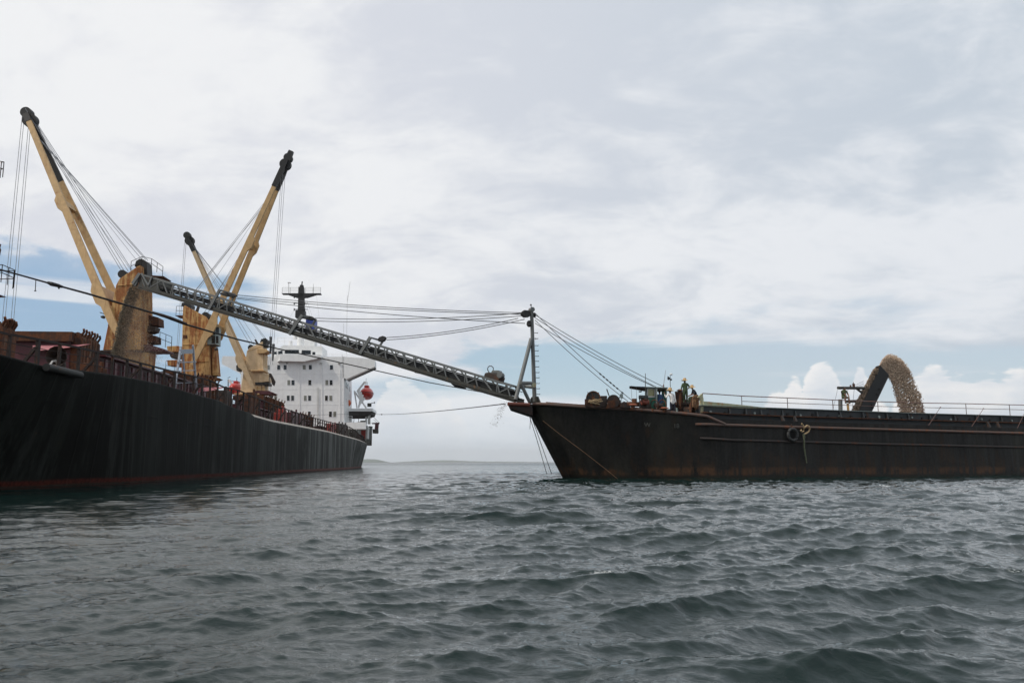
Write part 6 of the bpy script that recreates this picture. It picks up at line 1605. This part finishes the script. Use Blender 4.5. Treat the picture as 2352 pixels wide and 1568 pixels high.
# slots: 0 skin, 1 upper cloth, 2 trousers, 3 shoes
def body(over, arms):
    j = {'pelvis': (0, 0, .95, (.15, .11)), 'belly': (0, 0, 1.08, (.15, .11)), 'chest': (0, 0, 1.28, (.175, .12)), 'collar': (0, 0, 1.42, (.10, .08)), 'neck': (0, 0, 1.50, (.052, .055)), 'jaw': (0, -.015, 1.565, (.062, .075)), 'head': (0, 0, 1.63, (.078, .095)), 'crown': (0, .005, 1.70, (.062, .078)),
         'sh_l': (-.17, 0, 1.41, .062), 'sh_r': (.17, 0, 1.41, .062), 'hip_l': (-.09, 0, .88, .09), 'hip_r': (.09, 0, .88, .09),
         'knee_l': (-.11, -.02, .49, .062), 'knee_r': (.11, -.02, .49, .062), 'calf_l': (-.115, .02, .33, .058), 'calf_r': (.115, .02, .33, .058), 'ank_l': (-.12, .03, .10, .042), 'ank_r': (.12, .03, .10, .042), 'toe_l': (-.14, -.14, .035, .038), 'toe_r': (.14, -.14, .035, .038), 'heel_l': (-.12, .06, .04, .038), 'heel_r': (.12, .06, .04, .038)}
    j.update(over); j.update(arms)
    for q in ('pelvis', 'belly', 'chest', 'sh_l', 'sh_r', 'elb_l', 'elb_r', 'hip_l', 'hip_r', 'knee_l', 'knee_r', 'calf_l', 'calf_r'):
        r_ = j[q][3]; j[q] = (*j[q][:3], (r_[0] * 1.15, r_[1] * 1.15) if isinstance(r_, tuple) else r_ * 1.22)
    z = [('pelvis', 'belly', 1), ('belly', 'chest', 1), ('chest', 'collar', 1), ('collar', 'neck', 0), ('neck', 'jaw', 0), ('jaw', 'head', 0), ('head', 'crown', 0), ('collar', 'sh_l', 1), ('collar', 'sh_r', 1),
         ('pelvis', 'hip_l', 2), ('pelvis', 'hip_r', 2)]
    for s in 'lr':
        z += [('sh_' + s, 'elb_' + s, 1), ('elb_' + s, 'wrist_' + s, 1), ('wrist_' + s, 'hand_' + s, 0), ('hip_' + s, 'knee_' + s, 2), ('knee_' + s, 'calf_' + s, 2), ('calf_' + s, 'ank_' + s, 2), ('ank_' + s, 'toe_' + s, 3), ('ank_' + s, 'heel_' + s, 3)]
    return j, z
def shift(names, j, dx, dy, dz):
    for n in names:
        if n in j: a = j[n]; j[n] = (a[0] + dx, a[1] + dy, a[2] + dz, a[3])
UPPER = ['collar', 'neck', 'jaw', 'head', 'crown', 'sh_l', 'sh_r', 'elb_l', 'elb_r', 'wrist_l', 'wrist_r', 'hand_l', 'hand_r']
vx, vy = Vector((.985, .17, 0)).normalized(), Vector((-.17, .985, 0)).normalized()
# white shirt, one hand up on the cabin post, leaning left
j, z = body({}, {'elb_l': (-.34, -.06, 1.20, .048), 'wrist_l': (-.40, -.03, 1.40, .033), 'hand_l': (-.41, -.02, 1.49, .03), 'elb_r': (.27, .02, 1.15, .048), 'wrist_r': (.30, -.04, .92, .033), 'hand_r': (.30, -.06, .84, .03)})
shift(UPPER, j, -.10, -.02, -.01); shift(['chest'], j, -.06, 0, 0); shift(['belly'], j, -.02, 0, 0); shift(['neck', 'jaw', 'head', 'crown'], j, -.05, 0, -.01)
def stand(px_head, py_headtop, b_, H_, sc=1.0):
    p = D(px_head, py_headtop, b_); return Vector((p.x, p.y, p.z - H_ * sc))
sc_w = 1.0
p = stand(1543.5, 888.5, -4.7, 1.86, 1.12); zdk = p.z
person('man in a white shirt and straw hat leaning on the cabin', j, z, p, vx, vy, [M_SKIN, C_WHITE, C_NAVY, M_SHOE], (0, -.12), h_scale=1.12)
# green work clothes, standing high with hand on hip
j, z = body({'knee_l': (-.13, -.05, .50, .064), 'hip_l': (-.09, 0, .88, .095), 'hip_r': (.09, 0, .88, .095)}, {'elb_l': (-.27, -.02, 1.16, .052), 'wrist_l': (-.32, -.04, .94, .034), 'hand_l': (-.335, -.05, .86, .03), 'elb_r': (.36, .06, 1.20, .052), 'wrist_r': (.22, .0, 1.07, .034), 'hand_r': (.15, -.08, 1.05, .03)})
shift(['neck', 'jaw', 'head', 'crown'], j, -.03, -.03, 0)
pg_ = stand(1573, 869, -3.0, 1.80)
person('man in green work clothes and straw hat standing with hand on hip', j, z, pg_, vx, vy, [M_SKIN, C_GREEN, C_GREEN, M_SHOE], (0, 0))
g = MB(); fz = pg_.z - .02
g.prism([pg_ + vx * -.5 - vy * .4 - UP * .1, pg_ + vx * .55 - vy * .4 - UP * .1, pg_ + vx * .55 + vy * .5 - UP * .1, pg_ + vx * -.5 + vy * .5 - UP * .1], UP * .08)
g.prism([pg_ + vx * -.4 - vy * .3 - UP * 1.3, pg_ + vx * .4 - vy * .3 - UP * 1.3, pg_ + vx * .4 + vy * .4 - UP * 1.3, pg_ + vx * -.4 + vy * .4 - UP * 1.3], UP * 1.2)
tag(g.build('winch_housing', M_GRIME, None, loc=pg_), 'dark machine housing the green clad man stands on', 'machine')
# dark shirt, sitting on the rope heap facing left
j, z = body({'pelvis': (.12, 0, .50, (.15, .12)), 'belly': (.13, 0, .62, (.14, .11)), 'chest': (.06, 0, .80, (.16, .12)), 'collar': (-.02, 0, .94, (.09, .08)), 'neck': (-.07, 0, 1.02, .05), 'jaw': (-.11, 0, 1.06, .062), 'head': (-.11, 0, 1.13, (.08, .095)), 'crown': (-.10, 0, 1.20, .07),
    'sh_l': (-.03, -.17, .92, .06), 'sh_r': (.0, .17, .92, .06), 'hip_l': (.05, -.09, .48, .09), 'hip_r': (.05, .09, .48, .09), 'knee_l': (-.30, -.14, .46, .062), 'knee_r': (-.30, .14, .46, .062), 'calf_l': (-.32, -.14, .28, .055), 'calf_r': (-.32, .14, .28, .055), 'ank_l': (-.30, -.14, .10, .04), 'ank_r': (-.30, .14, .10, .04), 'toe_l': (-.46, -.14, .04, .036), 'toe_r': (-.46, .14, .04, .036), 'heel_l': (-.25, -.14, .04, .036), 'heel_r': (-.25, .14, .04, .036)},
    {'elb_l': (-.10, -.24, .68, .045), 'wrist_l': (-.30, -.16, .60, .032), 'hand_l': (-.38, -.14, .57, .028), 'elb_r': (-.08, .22, .68, .045), 'wrist_r': (-.28, .15, .60, .032), 'hand_r': (-.36, .13, .56, .028)})
for a in ('elb_l', 'elb_r'): pass
z = [(a, b_, (0 if a.startswith('elb') else s)) for a, b_, s in z]
ps_ = stand(1593, 883, -4.5, 1.36)
person('man in a dark shirt and pale hat sitting on the rope heap', j, z, ps_ , vx, vy, [M_SKIN, C_DARK, C_OLIVE, M_SHOE], (0, .12))
# blue shirt in the cabin door, back turned
j, z = body({}, {'elb_l': (-.25, .08, 1.16, .048), 'wrist_l': (-.20, .20, 1.0, .033), 'hand_l': (-.16, .26, .98, .03), 'elb_r': (.27, .04, 1.14, .048), 'wrist_r': (.26, .0, .92, .033), 'hand_r': (.26, -.02, .84, .03)})
pb_ = stand(1514.5, 897, -3.5, 1.74)
person('bare headed man in a blue shirt in the cabin doorway', j, z, pb_, vx, vy, [M_SKIN, C_BLUE, C_NAVY, M_SHOE], 'bare', face=1)
# camouflage clothes, sitting bent on the pipe frame
j, z = body({'pelvis': (.02, .02, .62, (.16, .13)), 'belly': (.0, .0, .76, (.16, .12)), 'chest': (-.01, -.03, .96, (.18, .13)), 'collar': (.0, -.08, 1.12, (.11, .09)), 'neck': (.01, -.12, 1.19, .055), 'jaw': (.02, -.19, 1.21, .065), 'head': (.02, -.17, 1.27, (.082, .098)), 'crown': (.02, -.14, 1.33, .07),
    'sh_l': (-.17, -.06, 1.09, .062), 'sh_r': (.19, -.06, 1.09, .062), 'hip_l': (-.09, -.02, .58, .095), 'hip_r': (.11, -.02, .58, .095), 'knee_l': (-.14, -.38, .56, .065), 'knee_r': (.18, -.38, .54, .065), 'calf_l': (-.12, -.36, .38, .055), 'calf_r': (.20, -.36, .36, .055), 'ank_l': (-.10, -.34, .16, .042), 'ank_r': (.22, -.34, .14, .042), 'toe_l': (-.12, -.48, .10, .036), 'toe_r': (.24, -.48, .08, .036), 'heel_l': (-.10, -.30, .10, .036), 'heel_r': (.22, -.30, .08, .036)},
    {'elb_l': (-.05, -.22, .86, .05), 'wrist_l': (-.02, -.36, .66, .034), 'hand_l': (-.01, -.40, .59, .03), 'elb_r': (.27, -.12, .86, .05), 'wrist_r': (.22, -.33, .68, .034), 'hand_r': (.21, -.37, .60, .03)})
z = [(a, b_, (0 if a.startswith('elb') or (a.startswith('knee') or a.startswith('calf')) else s)) for a, b_, s in z]
pc_ = stand(1937, 889.5, -3.15, 1.37)
person('man in camouflage shirt sitting hunched on the pipe frame', j, z, pc_, vx, vy, [M_SKIN, C_CAMO, C_OLIVE, M_SHOE], 'bare')

# ================================================================== FLYING AND FALLING STONES
def stone_mat(name, c0, c1):
    m = bpy.data.materials.new(name); m.use_nodes = True
    T = NT(m.node_tree); b = T.n['Principled BSDF']
    gi = T.new('ShaderNodeNewGeometry').outputs['Random Per Island']
    T.set(b.inputs['Base Color'], T.mix(gi, c0, c1)); b.inputs['Roughness'].default_value = .9
    return m
def rocks(name, label, cat, P, R, mat, loc):
    n = len(P)
    base = np.array([(1, 0, 0), (-1, 0, 0), (0, 1, 0), (0, -1, 0), (0, 0, 1), (0, 0, -1)], float)
    fc_ = np.array([(0, 2, 4), (2, 1, 4), (1, 3, 4), (3, 0, 4), (2, 0, 5), (1, 2, 5), (3, 1, 5), (0, 3, 5)])
    V = base[None] * (1 + .45 * (rng.random((n, 6, 1)) - .5))
    S_ = R[:, None, None] * (0.6 + .9 * rng.random((n, 1, 3)))
    V = V * S_
    # random rotation
    q = rng.standard_normal((n, 4)); q /= np.linalg.norm(q, axis=1)[:, None]
    w, x, y, z = q.T
    M = np.stack([np.stack([1 - 2 * (y * y + z * z), 2 * (x * y - z * w), 2 * (x * z + y * w)], -1), np.stack([2 * (x * y + z * w), 1 - 2 * (x * x + z * z), 2 * (y * z - x * w)], -1), np.stack([2 * (x * z - y * w), 2 * (y * z + x * w), 1 - 2 * (x * x + y * y)], -1)], 1)
    V = np.einsum('nij,nkj->nki', M, V) + P[:, None, :] - np.array(loc)[None, None]
    Fc = (fc_[None] + 6 * np.arange(n)[:, None, None]).reshape(-1, 3)
    me = bpy.data.meshes.new(name); me.from_pydata(V.reshape(-1, 3).tolist(), [], Fc.tolist()); me.materials.append(mat); me.update()
    o = bpy.data.objects.new(name, me); COL.objects.link(o); o.location = loc; o['kind'] = 'stuff'
    return tag(o, label, cat)
# arch thrown up by the feed conveyor: between an outer and an inner curve
OUT = np.array([(2020, 840), (2022, 835), (2028, 825), (2036.5, 818), (2046.7, 816.8), (2058, 820.4), (2070, 829), (2080, 840.7), (2088.6, 855), (2097, 877), (2106, 897), (2112, 908.7), (2116, 927.5), (2121, 949), (2128, 985)], float)
INN = np.array([(2020, 845), (2023, 848), (2027, 851), (2031, 853), (2035, 856), (2039, 860), (2042, 863), (2046, 868), (2050, 876), (2054, 887), (2058, 903), (2062.6, 918.8), (2066, 933), (2070.6, 949), (2076, 985)], float)
n = 62000
t = rng.random(n) * (len(OUT) - 1); i = np.minimum(t.astype(int), len(OUT) - 2); f = (t - i)[:, None]
O_ = OUT[i] * (1 - f) + OUT[i + 1] * f; I_ = INN[i] * (1 - f) + INN[i + 1] * f
u = rng.random(n) * 1.04 - .02 + .05 * rng.standard_normal(n)
px = I_ * (1 - u[:, None]) + O_ * u[:, None]
cl = np.sin(px[:, 0] * .42 + 1.7 * np.sin(px[:, 1] * .28)) * np.sin(px[:, 1] * .40 + px[:, 0] * .23)
w_ = (rng.random((n, 2)) - .5) * np.clip((t - 5) / 8, 0, 1)[:, None] * 3
px = px + w_
keep = (cl > -.72 + .25 * (t - 8) / 6) | (t < 8.5)
keep &= rng.random(n) < np.interp(t, [0, 7, 10, 14], [1, 1, .62, .42])
px, t = px[keep], t[keep]
bb = FB + .75 + (rng.random(len(px)) - .5) * 1.2
P = np.array([tuple(D(x, y, b_)) for (x, y), b_ in zip(px, bb)])
R = .012 + .022 * rng.random(len(px)) ** 2 + np.interp(t, [0, 4, 12], [0, .002, .020])
rocks('flying_stones', 'arch of tan crushed stones thrown by the steep conveyor into the hold', 'stones', P, R, stone_mat('tan_crushed_stone', (.30, .20, .14), (.84, .68, .52)), tuple(F(2050, 900)))
# curtain falling from the boom head
n = 42000
hd0 = onboom(320, 655, 0)
tt = rng.random(n) ** .85
lead_ = rng.random(n) < .42
speed = np.where(lead_, 1.0 + .045 * rng.standard_normal(n), rng.random(n) ** .8 * .95)
dropH = hd0.z - 6.2
z = hd0.z - dropH * tt
reach = 2.45
start = np.where(lead_, 0, 1.15 * (1 - speed))
X = hd0.x + bh.x * (reach * np.sqrt(tt) * speed) - bh.x * start
Yv = hd0.y + bh.y * (reach * np.sqrt(tt) * speed) - bh.y * start
lat = (rng.random(n) - .5) * 1.2
P = np.stack([X + bp.x * lat + .05 * rng.standard_normal(n) * (1 + tt), Yv + bp.y * lat, z], -1)
R = .012 + .018 * rng.random(n) ** 2
LP_, LR_ = P[lead_], R[lead_] * 1.7
P, R = P[~lead_], R[~lead_]
rocks('falling_stones', 'dense dark leading edge of the stones pouring from the boom head', 'stones', LP_, LR_, stone_mat('wet_grey_stone', (.05, .048, .035), (.30, .27, .20)), tuple(hd0))
rocks('falling_grit', 'brown curtain of finer grit behind the dense edge of falling stones', 'grit', P, R, stone_mat('grey_brown_stone', (.10, .07, .045), (.50, .40, .30)), tuple(hd0))
# thin scatter drifting off the curtain
n = 1500
P = np.stack([rng.normal(0, 1, n), rng.normal(0, .5, n), rng.normal(0, 1, n)], -1)
pp_ = onboom(338, 822, 0)
P = np.array([pp_.x, pp_.y, pp_.z]) + P * np.array([.7, .7, .75])
rocks('stone_dust', 'fine grit and dust drifting right of the falling stones', 'dust', P, .012 + .014 * rng.random(n), stone_mat('fine_grit', (.25, .19, .15), (.5, .42, .34)), tuple(pp_))
# dribble under the boom foot
n = 260
a = rng.random(n)
P = np.array([tuple(D(1160 - 30 * q + rng.normal(0, 5) * (.3 + q) + 4, 926 + 55 * q ** 1.6 + rng.normal(0, 3), -.5 + rng.normal(0, .3))) for q in a])
rocks('spilled_grit', 'thin sprinkle of dark grit falling under the boom foot', 'grit', P, .010 + .012 * rng.random(n), stone_mat('dark_grit', (.05, .04, .035), (.16, .13, .11)), tuple(D(1150, 940, -.5)))

# ================================================================== HAZE
hz = MB(); hz.box((0, 8000, 148), (30000, 28000, 304))
ho_ = hz.build('haze', M_GLASS, None)
hm_ = bpy.data.materials.new('sea_haze'); hm_.use_nodes = True
T = NT(hm_.node_tree); T.n.remove(T.n['Principled BSDF'])
pv = T.new('ShaderNodeVolumePrincipled', ins={'Color': (0.96, 0.98, 1.0), 'Density': 0.00006, 'Anisotropy': 0.2})
T.l.new(pv.outputs[0], T.n['Material Output'].inputs['Volume'])
ho_.data.materials.clear(); ho_.data.materials.append(hm_); ho_['kind'] = 'stuff'
